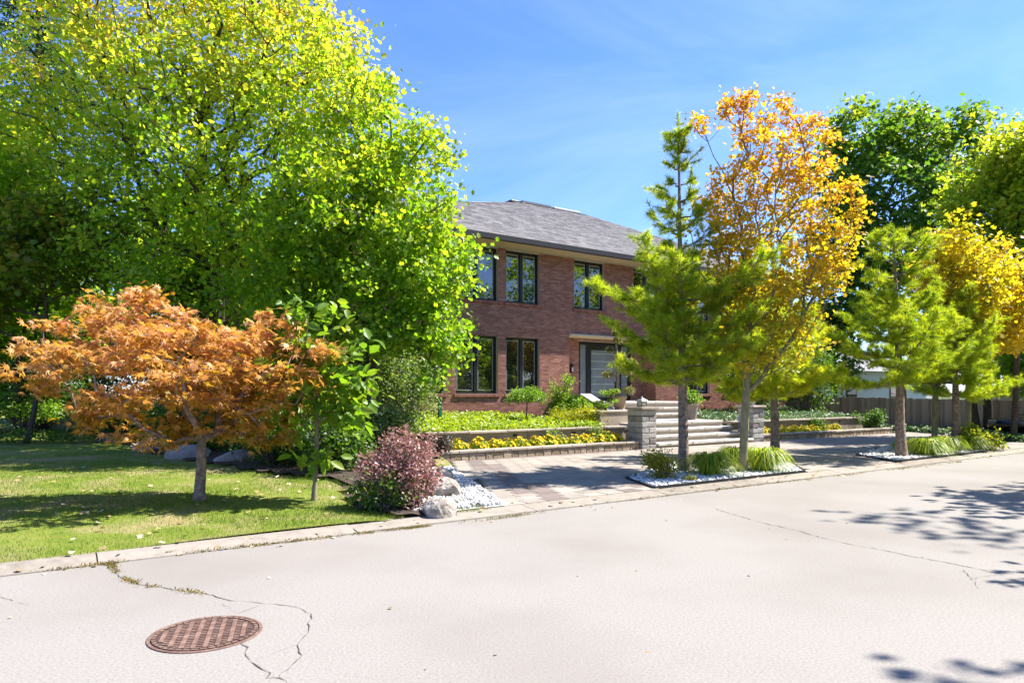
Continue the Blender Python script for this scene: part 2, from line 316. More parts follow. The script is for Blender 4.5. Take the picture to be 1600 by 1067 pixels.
T_NEEDLE = (np.array([(-.02,0,0),(.02,0,0),(0,1,0)], np.float32), np.array([(0,1,2)], np.int32))

def leaf_arrays(pos, normal, direc, size, tmpl, tint, width=1.0):
    tv, tf = tmpl; N = len(pos); z = nrm(normal); y = direc - (direc * z).sum(1, keepdims=True) * z; y = nrm(y); x = np.cross(y, z)
    s = np.asarray(size, np.float32).reshape(-1, 1, 1)
    V = pos[:, None, :] + s * (tv[None, :, 0:1] * width * x[:, None, :] + tv[None, :, 1:2] * y[:, None, :] + tv[None, :, 2:3] * z[:, None, :])
    Fc = tf[None] + (np.arange(N) * len(tv))[:, None, None]
    return V.reshape(-1, 3), Fc.reshape(-1, tf.shape[1]), np.repeat(tint, len(tf))
def leaf_obj(name, arrs, material, parent):
    off = 0; vs_, fs_, ts_ = [], [], []
    for v, f, t in arrs: vs_.append(v); fs_.append(f + off); ts_.append(t); off += len(v)
    return obj(name, np_mesh(name, np.concatenate(vs_), np.concatenate(fs_), np.clip(np.concatenate(ts_), 0, 1)), material, parent)

def tube_mesh(name, chains, sides=6):
    """chains: list of (points (n,3), radii (n)) -> one mesh of tapering tubes"""
    V, Fq, off = [], [], 0
    ang = np.arange(sides) * 2 * np.pi / sides
    for P, R in chains:
        P = np.asarray(P, float); n = len(P)
        if n < 2: continue
        T = nrm(np.gradient(P, axis=0)); ref = np.array([1.0, 0, 0]) if abs(T[0][0]) < 0.9 else np.array([0, 1.0, 0])
        A = nrm(np.cross(T, ref)); B = np.cross(T, A)
        ring = P[:, None, :] + np.asarray(R)[:, None, None] * (np.cos(ang)[None, :, None] * A[:, None, :] + np.sin(ang)[None, :, None] * B[:, None, :])
        V.append(ring.reshape(-1, 3)); i = np.arange(n - 1)[:, None] * sides; k = np.arange(sides)[None]; k2 = (k + 1) % sides
        Fq.append(np.stack([off + i + k, off + i + k2, off + i + sides + k2, off + i + sides + k], -1).reshape(-1, 4)); off += n * sides
    return np_mesh(name, np.concatenate(V), np.concatenate(Fq), smooth=True)

def sample_lobes(lobes, n, rng, shell=0.55, wexp=0.75):
    w = np.array([l[1][0] * l[1][1] * l[1][2] for l in lobes]) ** wexp; idx = rng.choice(len(lobes), n, p=w / w.sum())
    d = nrm(rng.normal(size=(n, 3))); r = rng.random(n) ** (1 / 3 * shell * 1.6)
    c = np.array([l[0] for l in lobes], float)[idx]; rad = np.array([l[1] for l in lobes], float)[idx]
    return c + d * r[:, None] * rad

def grow(trunk, att, rng, seg=0.4, r_tip=0.006, power=0.5, trunk_r=None, rise=0.1, path_pen=0.25, arch=0.10, start=0.30):
    """connect every attractor to the growing skeleton; returns tube chains"""
    trunk = np.asarray(trunk, float); cap = len(trunk) + len(att) * 40
    P = np.zeros((cap, 3)); par = np.full(cap, -1); L = np.zeros(cap); cnt = np.zeros(cap); n = 0
    for p in trunk:
        P[n] = p; par[n] = n - 1; L[n] = L[n-1] + np.linalg.norm(p - P[n-1]) if n else 0; n += 1
    start_ok = max(1, int(len(trunk) * start)); chains = [list(range(n))]
    order = np.argsort(np.linalg.norm(att - trunk[-1], axis=1) + rng.random(len(att)) * 0.6)
    ends = []
    for a in att[order]:
        d = a - P[start_ok:n]; dist = np.linalg.norm(d, axis=1)
        cost = dist + path_pen * L[start_ok:n] + 2.0 * np.maximum(0, rise * dist - d[:, 2])
        j = start_ok + int(np.argmin(cost)); dj = a - P[j]; D = np.linalg.norm(dj); k = max(2, int(math.ceil(D / seg))); k = min(k, 38)
        ch = [j]; perp = rng.normal(size=3) * D * 0.05
        for q in range(1, k + 1):
            t = q / k; s = math.sin(math.pi * t)
            p = P[j] + dj * t + perp * s + np.array([0, 0, arch * D * s]) + (rng.normal(size=3) * 0.03 * seg if q < k else 0)
            P[n] = p; par[n] = ch[-1]; L[n] = L[ch[-1]] + D / k; ch.append(n); n += 1
        ends.append(n - 1); chains.append(ch)
    for e in ends: cnt[e] += 1
    for i in range(n - 1, 0, -1): cnt[par[i]] += cnt[i]
    R = r_tip * np.maximum(cnt, 1) ** power
    if trunk_r is not None:
        m = len(trunk); base = np.linspace(trunk_r, trunk_r * 0.72, m); R[:m] = np.minimum(np.maximum(R[:m], 0.5 * base), base); R[m:n] = np.minimum(R[m:n], trunk_r * 0.62)
        R[0] *= 1.25
    out = []
    for c in chains:
        r = R[c].copy()
        if c[0] != 0 and len(c) > 1: r[0] = min(r[0], r[1] * 1.15)
        out.append((P[c], r))
    return out

def scatter(att, n, sigma, rng, flat=0.7):
    i = rng.integers(0, len(att), n); off = rng.normal(size=(n, 3)) * sigma * np.array([1, 1, flat]); return i, att[i] + off

def broadleaf(name, label, cat, base, trunk, lobes, n_att, n_leaf, size, tmpl, leaf, bark, trunk_r, seed, sigma=0.3, group=None,
              tintf=None, up=0.7, droop=0.5, r_tip=0.006, path_pen=0.25, rise=0.1, arch=0.1, shell=0.55, seg=0.4, flat=0.7, crown='crown', power=0.5, wexp=0.75, start=0.30):
    rng = np.random.default_rng(seed); base = np.asarray(base, float)
    root = thing(name, label, cat, base, group)
    lob = [(np.asarray(c, float) - base, r) for c, r in lobes]
    att = sample_lobes(lob, n_att, rng, shell, wexp)
    chains = grow(np.asarray(trunk, float), att, rng, seg=seg, trunk_r=trunk_r, r_tip=r_tip, path_pen=path_pen, rise=rise, arch=arch, power=power, start=start)
    obj('trunk', tube_mesh('trunk', chains, 7), bark, root)
    i, pos = scatter(att, n_leaf, sigma, rng, flat)
    N = rng.normal(size=(n_leaf, 3)); N[:, 2] = np.abs(N[:, 2]) * 0.6 + up
    out = pos - att.mean(0); D = nrm(out) + rng.normal(size=(n_leaf, 3)) * 0.8; D[:, 2] -= droop
    cl = rng.random(len(att)); t = 0.55 * rng.random(n_leaf) + 0.30 * cl[i]
    if tintf is not None: t = t + tintf(pos + base)
    v = leaf_arrays(pos, N, D, size * rng.uniform(0.5, 1.3, n_leaf), tmpl, t)
    leaf_obj(crown, [v], leaf, root)
    return root

def wob_trunk(h, lean=(0, 0), n=8, amp=0.04, seed=0, z0=-0.05):
    r = np.random.default_rng(seed); t = np.linspace(0, 1, n); p = np.zeros((n, 3)); p[:, 2] = z0 + (h - z0) * t
    p[:, 0] = lean[0] * t + amp * np.cumsum(r.normal(size=n)) * (t > 0); p[:, 1] = lean[1] * t + amp * np.cumsum(r.normal(size=n)) * (t > 0); return p

def pine(name, label, base, height, clear, prof, seed, lean=(0, 0), tufts=56, length=0.125, group=None, trunk_r=0.085, whorl=0.30, nb=5, dens=1.0, tb=0.0, topf=.5, topd=.6):
    """white pine: whorls of upturned branches, needle tufts along their outer part"""
    rng = np.random.default_rng(seed); root = thing(name, label, 'pine tree', base, group)
    tr = wob_trunk(height, lean, 14, 0.010, seed); trad = np.linspace(trunk_r, 0.008, 14); trad[0] *= 1.2
    chains = [(tr, trad)]; tp, td, tc = [], [], []
    zs = np.arange(clear, height - 0.15, whorl)
    for zi, z in enumerate(zs):
        f = (z - clear) / (height - clear); c = np.array([np.interp(z, tr[:, 2], tr[:, 0]), np.interp(z, tr[:, 2], tr[:, 1]), z])
        a0 = rng.random() * 6.28; k = (nb if f < topf else nb - 2) + rng.integers(-1, 2)
        for b in range(k):
            a = a0 + 6.283 * b / k + rng.normal() * 0.25; Lb = prof(f) * rng.uniform(0.45, 1.2)
            if Lb < 0.12: Lb = 0.12
            el = math.radians(rng.uniform(-6, 20) + 38 * f); n = 7; t = np.linspace(0, 1, n)
            hd = np.array([math.cos(a), math.sin(a), 0])
            pts = c + hd * (Lb * t * math.cos(el))[:, None]; pts[:, 2] += Lb * (t * math.sin(el) + 0.16 * t * t - 0.10 * np.sin(math.pi * t))
            pts += rng.normal(size=(n, 3)) * 0.015
            chains.append((pts, np.linspace(0.018 + 0.008 * Lb, 0.004, n)))
            # side twigs
            m = max(2, int((Lb * 17 + 2) * dens * (1.0 if f < topf else topd))); 
            for q in range(m):
                tt = rng.uniform(0.18, 1.0); p = np.array([np.interp(tt, t, pts[:, ii]) for ii in range(3)])
                sd = hd * 0.7 + np.array([-hd[1], hd[0], 0]) * rng.choice([-1, 1]) * rng.uniform(0.3, 1.0) + np.array([0, 0, rng.uniform(0.05, 0.6)])
                sd = sd + rng.normal(size=3) * .25; sd = sd / np.linalg.norm(sd); sl = rng.uniform(0.12, 0.40) * min(1, 0.4 + Lb)
                e = p + sd * sl; chains.append((np.array([p, p + sd * sl * 0.5 + rng.normal(size=3) * 0.01, e]), np.array([0.006, 0.005, 0.003])))
                cl = rng.random()
                for w in (0.55, 1.0):
                    tp.append(p + sd * sl * w); td.append(sd); tc.append(cl)
            tp.append(pts[-1]); td.append(hd * 0.7 + np.array([0, 0, 0.7])); tc.append(rng.random())
    for z in np.arange(height - 0.9, height, 0.1):
        tp.append(np.array([np.interp(z, tr[:, 2], tr[:, 0]), np.interp(z, tr[:, 2], tr[:, 1]), z])); td.append(np.array([0, 0, 1.0])); tc.append(0.2)
    obj('trunk', tube_mesh('trunk', chains, 6), M['bark_pine'], root)
    tp = np.array(tp); td = nrm(np.array(td)); tc = np.array(tc); T = len(tp)
    i = np.repeat(np.arange(T), tufts); n = len(i)
    d = td[i] * rng.uniform(0.15, 1.1, (n, 1)) + nrm(rng.normal(size=(n, 3))) * 0.85
    pos = tp[i] + td[i] * rng.uniform(-0.07, 0.03, (n, 1)); d = nrm(d); d[:, 2] -= 0.08
    t = 0.35 * rng.random(n) + 0.45 * tc[i] + tb
    v = leaf_arrays(pos, rng.normal(size=(n, 3)), d, length * rng.uniform(0.7, 1.15, n), T_NEEDLE, t, width=1.7)
    leaf_obj('needles', [v], M['needle'], root)
    return root

def shrub(name, label, cat, base, lobes, n_stem, n_leaf, size, tmpl, leaf, seed, bark=None, sigma=0.10, group=None, up=0.5, tint0=0.0, stem_r=0.008, flat=0.9, shell=0.6, droop=0.2, width=1.0, part='foliage'):
    rng = np.random.default_rng(seed); base = np.asarray(base, float); root = thing(name, label, cat, base, group)
    lob = [(np.asarray(c, float) - base, r) for c, r in lobes]; att = sample_lobes(lob, n_stem, rng, shell)
    att[:, 2] = np.maximum(att[:, 2], 0.03)
    ch = []
    for a in att[: min(n_stem, 60)]:
        b0 = np.array([a[0], a[1], 0]) * 0.12 + np.append(rng.normal(size=2) * 0.03, -0.03); m = (b0 + a) / 2 + np.array([-a[0] * 0.08, -a[1] * 0.08, 0.12 * a[2]])
        ch.append((np.array([b0, (b0 + m) / 2 + rng.normal(size=3) * 0.01, m, a]), np.array([1.2, 1, 0.8, 0.4]) * stem_r))
    obj('stems', tube_mesh('stems', ch, 5), bark or M['bark_grey'], root)
    i, pos = scatter(att, n_leaf, sigma, rng, flat); pos[:, 2] = np.maximum(pos[:, 2], 0.015)
    N = rng.normal(size=(n_leaf, 3)); N[:, 2] = np.abs(N[:, 2]) * 0.6 + up
    D = nrm(pos - att.mean(0) * np.array([1, 1, 0.6])) + rng.normal(size=(n_leaf, 3)) * 0.7; D[:, 2] -= droop
    t = 0.6 * rng.random(n_leaf) + 0.3 * rng.random(len(att))[i] + tint0
    leaf_obj(part, [leaf_arrays(pos, N, D, size * rng.uniform(0.65, 1.25, n_leaf), tmpl, t, width)], leaf, root)
    return root

def grass_clump(name, label, base, r, h, n, leaf, seed, group=None, cat='ornamental grass', wid=0.008):
    """arching strap leaves, each a folded ribbon"""
    rng = np.random.default_rng(seed); root = thing(name, label, cat, base, group); k = 6
    a = rng.random(n) * 6.283; rad = np.sqrt(rng.random(n)) * r * 0.28; reach = rng.uniform(0.12, 0.95, n) * r; hh = h * rng.uniform(0.45, 1.15, n)
    t = np.linspace(0, 1, k); hd = np.stack([np.cos(a), np.sin(a), 0 * a], 1); sd = np.stack([-np.sin(a), np.cos(a), 0 * a], 1)
    P = hd[:, None, :] * (rad[:, None] + reach[:, None] * t ** 1.4)[:, :, None]
    P[:, :, 2] = hh[:, None] * (3.1 * t - 2.9 * t ** 1.75)[None] * 1.15
    P += rng.normal(size=(n, 1, 3)) * .02 * t[None, :, None]; P[:, :, 2] = np.maximum(P[:, :, 2], -0.02)
    w = wid * np.array([0.8, 1, 1, 0.85, 0.55, 0.05]); Lf = P + sd[:, None, :] * w[None, :, None]; Rt = P - sd[:, None, :] * w[None, :, None]
    V = np.stack([Lf, Rt], 2).reshape(-1, 3); j = np.arange(k - 1) * 2
    f = np.stack([j, j + 1, j + 3, j + 2], 1)[None] + (np.arange(n) * 2 * k)[:, None, None]
    obj('leaves', np_mesh('leaves', V, f.reshape(-1, 4), np.repeat(np.clip(rng.random(n), 0, 1), k - 1)), leaf, root)
    return root

def lob(px, py, Y, rx, ry, rd=None):
    s = F / Y; return (pt(px, py, Y), (rx / s, rd if rd is not None else rx / s, ry / s))

def rock(name, label, loc, dims, seed, material, rz=0.0, cat='boulder', group=None, flatten=0.0, sub=3):
    bm = bmesh.new(); bmesh.ops.create_icosphere(bm, subdivisions=sub, radius=1.0); r = np.random.default_rng(seed); planes = nrm(r.normal(size=(11, 3))); off = r.uniform(0.62, 0.92, 11)
    for v in bm.verts:
        p = np.array(v.co)
        for q in range(11):
            d = p @ planes[q] - off[q]
            if d > 0: p = p - planes[q] * d * 0.9
        p = np.sign(p) * np.abs(p) ** 0.85
        v.co = p + r.normal(size=3) * 0.012
    for v in bm.verts: v.co.x *= dims[0] / 2; v.co.y *= dims[1] / 2; v.co.z = v.co.z * dims[2] / 2 + dims[2] * 0.36
    me = bpy.data.meshes.new(name); bm.to_mesh(me); bm.free()
    o = obj(name, me, material, None, loc); o.rotation_euler = (0, 0, rz); return tag(o, label, cat, group)

# ================================================================== THE SETTING
random.seed(7)
RNG = random.Random(11)
def structure(o): o['kind'] = 'structure'; return o
def sheet(name, pts, z, material, parent=None):
    m = MB(); m.poly([(p[0], p[1], z if not callable(z) else z(p)) for p in pts]); return m.build(name, material, parent)

gnd = obj('ground', np_mesh('ground', [(-700,-700,-0.05),(700,-700,-0.05),(700,900,-0.05),(-700,900,-0.05)], [(0,1,2,3)]), M['ground']); structure(gnd)

ROAD_V = 7.0
m = MB(); m.poly([(-60, -1.6, 0), (90, -1.6, 0), (90, ROAD_V, 0), (-60, ROAD_V, 0)]); road = structure(m.build('road', M['road']))
ROAD_ORG = (0, 0, 0)

def crack(pxs, width, seed, jitter=0.02):
    r = np.random.default_rng(seed); P = [UV(gp(x, y)) for x, y in pxs]; Q = []
    for a, b in zip(P[:-1], P[1:]):
        a, b = np.array(a), np.array(b); n = max(2, int(np.linalg.norm(b - a) / 0.05))
        for k in range(n): Q.append(a + (b - a) * k / n + r.normal(size=2) * jitter * 0.35)
    Q.append(np.array(P[-1])); Q = np.array(Q); T = nrm(np.gradient(Q, axis=0)); S = np.stack([-T[:, 1], T[:, 0]], 1)
    w = 0.75 * width * r.uniform(0.12, 1.0, len(Q)) ** 1.5; w[0] = w[-1] = 0.0008; m = MB()
    for k in range(len(Q) - 1):
        a, b, c, d = Q[k] - S[k] * w[k], Q[k+1] - S[k+1] * w[k+1], Q[k+1] + S[k+1] * w[k+1], Q[k] + S[k] * w[k]
        m.quad((*a, 0.004), (*b, 0.004), (*c, 0.004), (*d, 0.004))
    return m.build('crack', M['crack'], road)
def c7(l): return [(150 + x * .28125, 850 + y * .28125) for x, y in l]
def c6(l): return [(1000 + x * .375, 740 + y * .375) for x, y in l]
for k, (pp, w) in enumerate([
    (c7([(70, 90), (75, 130), (130, 180), (240, 225), (330, 240), (440, 252), (550, 262), (640, 285), (740, 315), (880, 322), (990, 335), (1110, 348), (1195, 385), (1190, 455), (1170, 500), (1115, 560), (1150, 620), (1020, 740)]), 0.0065),
    (c7([(790, 545), (840, 575), (830, 620), (900, 680), (960, 710), (965, 735), (1020, 745), (1060, 775)]), 0.0075),
    (c7([(700, 330), (785, 385), (910, 340)]), 0.003), (c7([(870, 640), (1000, 600), (1110, 560)]), 0.002),
    (c6([(310, 145), (430, 182), (540, 212), (640, 232), (750, 265), (880, 295), (1020, 320), (1150, 348), (1250, 365), (1370, 390), (1490, 415), (1620, 413)]), 0.009),
    (c6([(1345, 400), (1385, 440), (1410, 480)]), 0.006), (c6([(1385, 440), (1430, 430), (1490, 420)]), 0.004),
    ([(0, 932), (45, 946)], 0.004)]):
    if w > 0.0: crack(pp, w, k)

# weeds growing in the cracks and along the kerb joint
def weeds(name, label, line, n, seed, h=0.025, spread=0.02):
    r = np.random.default_rng(seed); P = np.array([list(gp(x, y)) for x, y in line]); seglen = np.linalg.norm(np.diff(P, axis=0), axis=1)
    cl = r.random(max(3, n // 60)); t = np.clip(r.choice(cl, n) + r.normal(size=n) * 0.02, 0, 1) * seglen.sum(); cs = np.concatenate([[0], np.cumsum(seglen)])
    pos = np.stack([np.interp(t, cs, P[:, i]) for i in range(3)], 1); pos[:, :2] += r.normal(size=(n, 2)) * spread; pos[:, 2] = 0.002
    D = r.normal(size=(n, 3)) * 0.9; D[:, 2] = np.abs(D[:, 2]) + 0.3
    v = leaf_arrays(pos, r.normal(size=(n, 3)), D, h * r.uniform(0.5, 1.3, n), T_SMALL, r.random(n), 0.5)
    o = leaf_obj(name, [v], M['weed'], None); return tag(o, label, 'weeds', kind='stuff')
weeds('crack_weeds', 'dry weeds sprouting along the long road crack', c7([(70, 90), (130, 180), (240, 225), (330, 240), (440, 252), (640, 285), (740, 315)]), 700, 3)
weeds('joint_weeds', 'yellowed weeds along the kerb joint', [(20, 899), (300, 864), (670, 822)], 1500, 4, 0.03, 0.025)
weeds('driveway_weeds', 'dry weeds along the driveway kerb joint', [(720, 818), (1060, 772), (1290, 746), (1500, 722)], 1300, 5, 0.03, 0.03)

# kerb: concrete lengths, dropped in front of the drive
kerb = structure(MB().build('kerb', M['kerb']) if False else thing('kerb', None, None, W(0, 0, 0), rz=RZ)); ORG[kerb] = (0, 0, 0)
u = -26.0
while u < 44:
    L = 2.4; hgt = 0.095 if u + L / 2 < 3.6 else 0.045
    if hgt > 0.05:
        mm = MB(); prof = [(ROAD_V + 0.004, -0.03), (ROAD_V + 0.015, 0.010), (ROAD_V + 0.10, 0.020), (ROAD_V + 0.17, 0.050), (ROAD_V + 0.31, 0.056), (ROAD_V + 0.31, -0.03)]
    else:
        mm = MB(); prof = [(ROAD_V + 0.004, -0.03), (ROAD_V + 0.015, 0.016), (ROAD_V + 0.12, 0.03), (ROAD_V + 0.36, 0.05), (ROAD_V + 0.37, -0.03)]
    a, b = u + 0.006, u + L - 0.006; n = len(prof)
    for k in range(n):
        p, q = prof[k], prof[(k + 1) % n]; mm.quad((a, *p), (b, *p), (b, *q), (a, *q))
    mm.poly([(a, *p) for p in prof]); mm.poly([(b, *p) for p in prof[::-1]])
    mm.build('kerb_stone', M['kerb'], kerb); u += L

# lawn: one sheet that rises gently from the kerb
def lawn_at(u, v): return lawn_z(v) + 0.012 * math.sin(u * 1.3 + v * 0.7) + 0.010 * math.sin(v * 2.1 - u * 0.4)
us = np.concatenate([np.arange(-60, -10, 5.0), np.arange(-10, 7.6, 0.5)]); vv = np.concatenate([np.arange(ROAD_V + 0.30, 16, 0.5), np.arange(16, 60, 4.0)])
mm = MB(); 
for i in range(len(us) - 1):
    for j in range(len(vv) - 1):
        def ok(u, v): return u < 4.95 + (v - 7.4) * 0.37 + 0.05
        if not ok((us[i] + us[i+1]) / 2, (vv[j] + vv[j+1]) / 2) and vv[j] < 13.4: continue
        q = [(us[i], vv[j]), (us[i+1], vv[j]), (us[i+1], vv[j+1]), (us[i], vv[j+1])]
        mm.quad(*[(a, b, lawn_at(a, b) - (0.03 if a > 3.0 else 0) if a < 3.6 + (b - 7.4) * 0.54 or b > 12.6 else 0.02) for a, b in q])
lawn = structure(mm.build('lawn', M['lawn'], smooth=True))

# planted bed between lawn and house: dark mulch
bed_px = [(-40, 672), (115, 672), (250, 712), (335, 727), (420, 738), (540, 752), (556, 795), (650, 812)]
BED = [UV(gp(x, y, lawn_z)) for x, y in bed_px] + [(4.5, 7.9), (5.3, 9.4), (6.3, 11.9), (7.1, 13.1), (7.3, 18.6), (4, 22), (-14, 24)]
def in_poly(x, y, P):
    c = False; n = len(P)
    for i in range(n):
        x1, y1 = P[i]; x2, y2 = P[(i + 1) % n]
        if (y1 > y) != (y2 > y) and x < (x2 - x1) * (y - y1) / (y2 - y1) + x1: c = not c
    return c
def poly_grid(name, P, zf, material, step=0.35):
    xs = np.arange(min(p[0] for p in P), max(p[0] for p in P) + step, step); ys = np.arange(min(p[1] for p in P), max(p[1] for p in P) + step, step); m = MB()
    for a in xs[:-1]:
        for b in ys[:-1]:
            if in_poly(a + step / 2, b + step / 2, P): m.quad(*[(x, y, zf(x, y)) for x, y in ((a, b), (a + step, b), (a + step, b + step), (a, b + step))])
    return m.build(name, material, smooth=True)
structure(poly_grid('mulch_bed', BED, lambda u, v: lawn_at(u, v) + 0.035 if u < 3.75 + (v - 7.4) * 0.54 or v > 12.4 else 0.036, M['earth'], 0.2))

# grass blades on the lawn
r = np.random.default_rng(21); N = 150000
gu = r.uniform(-9, 5.2, N * 2); gv = ROAD_V + 0.28 + (r.random(N * 2) ** 1.35) * 9.0
keep = np.array([not in_poly(a, b, BED) and a < 4.7 for a, b in zip(gu, gv)]); gu, gv = gu[keep][:N], gv[keep][:N]
gz = np.array([lawn_at(a, b) for a, b in zip(gu, gv)]) - 0.005; n = len(gu)
pos = np.stack([gu * CU - gv * SU, gu * SU + gv * CU, gz], 1); D = r.normal(size=(n, 3)) * 0.45; D[:, 2] = 1
dry = np.sin(gu * 1.1 + 1.3 * np.sin(gv * 0.9)) * np.sin(gv * 1.7 + gu * 0.5); dryk = np.clip(dry - 0.05, 0, 1) * 0.75 + np.clip(0.35 - (gv - ROAD_V - 0.30), 0, 1) * 1.3
v = leaf_arrays(pos, r.normal(size=(n, 3)) * np.array([1, 1, 0.2]), D, r.uniform(0.025, 0.062, n) * (1 - 0.4 * np.clip(dryk, 0, 1)), T_NEEDLE, np.clip(0.62 * r.random(n) + dryk * r.random(n) * 1.2, 0, 1), width=2.6)
tag(leaf_obj('grass', [v], M['grass'], None), 'short green lawn grass with dry straw patches', 'grass', kind='stuff')

# fallen leaves
n = 420; gu = r.uniform(-8, 4.5, n); gv = r.uniform(ROAD_V + 0.1, 14, n); gz = np.array([lawn_at(a, b) for a, b in zip(gu, gv)]) + 0.03
ru = r.uniform(-3, 24, 160); rv = ROAD_V + 0.06 + r.normal(size=160) * 0.16; gu = np.concatenate([gu, ru]); gv = np.concatenate([gv, rv]); gz = np.concatenate([gz, np.where(rv > ROAD_V + .14, 0.056, np.where(rv > ROAD_V, .026, 0.006))])
ru = r.uniform(-4, 12, 45); rv = r.uniform(2.5, ROAD_V, 45); gu = np.concatenate([gu, ru]); gv = np.concatenate([gv, rv]); gz = np.concatenate([gz, np.full(45, 0.006)]); n = len(gu)
N_ = r.normal(size=(n, 3)) * 0.25; N_[:, 2] = 1
sz = np.concatenate([r.uniform(0.03, 0.075, 580), r.uniform(0.012, 0.03, 45)])
v = leaf_arrays(np.stack([gu * CU - gv * SU, gu * SU + gv * CU, gz], 1), N_, r.normal(size=(n, 3)), sz, T_MAPLE, r.random(n))
tag(leaf_obj('fallen_leaves', [v], M['litter'], None), 'dry fallen leaves scattered on lawn and kerb', 'leaves', kind='stuff')

# ------------------------------------------------------------------ driveway of pavers with two planted islands
ISL1 = [(7.75, 7.42), (8.25, 8.55), (10.9, 9.95), (14.7, 10.4), (13.4, 8.9), (11.75, 7.42)]
ISL2 = [(15.1, 7.42), (15.95, 8.75), (19.2, 9.75), (23.2, 9.9), (22.0, 8.5), (19.6, 7.42)]
DRIVE = [(4.95, 7.38), (27.0, 7.38), (27.2, 11.5), (27.8, 13.1), (7.08, 13.1)]
def dleft(u, v):                                  # distance inside the left edge of the drive
    return (u - (4.95 + (v - 7.38) * 0.3724)) * 0.937
drive = structure(sheet('driveway', DRIVE, 0.012, M['sand']))
cells = []; PW, PH = 0.36, 0.24; row = 0; vq = 7.39
while vq + PH < 13.1:
    uq = 4.6 + (row % 3) * PW / 3
    while uq < 27.6:
        cu, cv = uq + PW / 2, vq + PH / 2
        if in_poly(cu, cv, DRIVE) and not in_poly(cu, cv, ISL1) and not in_poly(cu, cv, ISL2) and dleft(cu, cv) > 0.10:
            cells.append((cu, cv))
        uq += PW
    vq += PH; row += 1
def is_dark(u, v): 
    d = dleft(u, v); return 0.55 < d < 1.0 or (12.75 < v and d > 0.5 and u < 13) or (abs((u - 7.3) * 0.8 - (v - 7.4)) < 0.17 and v < 9.6 and u > 7)
def psize(c):
    p = W(c[0], c[1], 0.04); x = p.x / p.y * F + 800
    return 1e6 if not (0 < x < 1600) else p.y
cells.sort(key=psize); near = cells[:300]; far = cells[300:]
for cu, cv in near:
    block('paver', drive, cu, cv, 0.014 + RNG.uniform(0, 0.004), PW - 0.008, PH - 0.008, 0.038, M['paver_dark'] if is_dark(cu, cv) else M['paver'], c=0.006 if not is_dark(cu, cv) else 0.0061)
fm, fd = MB(), MB()
for cu, cv in far:
    t = RNG.random(); z = 0.052 + RNG.uniform(0, 0.004); (fd if is_dark(cu, cv) else fm).box(cu - PW/2 + .004, cu + PW/2 - .004, cv - PH/2 + .004, cv + PH/2 - .004, 0.014, z, t)
o = fm.build('pavers', M['paver_t'], drive); o['kind'] = 'stuff'
if fd.f: o = fd.build('dark_pavers', M['paver_dark'], drive); o['kind'] = 'stuff'

def gravel(name, label, P, z, dens, seed, size=(0.02, 0.042), dark=0.0):
    r = np.random.default_rng(seed); P0 = P; cx_, cy_ = sum(p[0] for p in P) / len(P), sum(p[1] for p in P) / len(P); P = [(cx_ + (p[0] - cx_) * .975, cy_ + (p[1] - cy_) * .955) for p in P]; xs = [p[0] for p in P]; ys = [p[1] for p in P]; A = (max(xs) - min(xs)) * (max(ys) - min(ys)); n = int(A * dens)
    pu = r.uniform(min(xs), max(xs), n); pv = r.uniform(min(ys), max(ys), n); k = np.array([in_poly(a, b, P) for a, b in zip(pu, pv)]); pu, pv = pu[k], pv[k]; n = len(pu)
    g = (1 + 5 ** .5) / 2
    iv = nrm(np.array([(-1,g,0),(1,g,0),(-1,-g,0),(1,-g,0),(0,-1,g),(0,1,g),(0,-1,-g),(0,1,-g),(g,0,-1),(g,0,1),(-g,0,-1),(-g,0,1)], float))
    fi = np.array([(0,11,5),(0,5,1),(0,1,7),(0,7,10),(0,10,11),(1,5,9),(5,11,4),(11,10,2),(10,7,6),(7,1,8),(3,9,4),(3,4,2),(3,2,6),(3,6,8),(3,8,9),(4,9,5),(2,4,11),(6,2,10),(8,6,7),(9,8,1)])
    V = iv[None] * r.uniform(size[0], size[1], (n, 1, 1)) * r.uniform(0.6, 1.2, (n, 1, 3)) + r.normal(size=(n, 12, 3)) * 0.002
    V += np.stack([pu * CU - pv * SU, pu * SU + pv * CU, z + r.uniform(0, 0.02, n)], 1)[:, None, :]
    Fc = fi[None] + (np.arange(n) * 12)[:, None, None]
    base = MB(); base.poly([(p[0], p[1], z - 0.006) for p in P0]); t = np.clip(r.random(n) - dark * r.random(n), 0, 1)
    o = obj(name, np_mesh(name, V.reshape(-1, 3), Fc.reshape(-1, 3), np.repeat(t, 20)), M['gravel']); tag(o, label, 'gravel', kind='stuff')
    b = base.build(name + '_base', M['gravel']); structure(b); return o
gravel('white_gravel', 'white stone chips in the near planted island', ISL1, 0.055, 620, 31)
gravel('white_gravel', 'white stone chips in the far planted island', ISL2, 0.055, 420, 32)
GTRI = [UV(gp(x, y)) for x, y in ((693, 744), (706, 748), (785, 803), (722, 818), (705, 812))]
GTRI = [(4.98, 7.40), (5.25, 8.05), (6.7, 12.0), (5.9, 11.7), (4.3, 8.5), (3.6, 7.40)]
gravel('white_gravel', 'white stone chips between boulders and driveway', GTRI, 0.06, 700, 33, dark=0.3)

def edging(label, P, u0):
    t = hthing('garden_edging', label, 'edging', P[0][0], P[0][1], 0.01)
    n = len(P)
    for k in range(n):
        a, b = np.array(P[k]), np.array(P[(k + 1) % n]); d = (b - a) / np.linalg.norm(b - a); s = np.array([-d[1], d[0]]) * 0.014; a = a + d * 0.01; b = b - d * 0.01
        mm = MB(); mm.prism([tuple(a - s), tuple(b - s), tuple(b + s), tuple(a + s)], 0.012, 0.085); mm.build('edging_strip', M['plastic'], t)
edging('black plastic edging strip around the near planted island', ISL1, 0)
edging('black plastic edging strip around the far planted island', ISL2, 0)

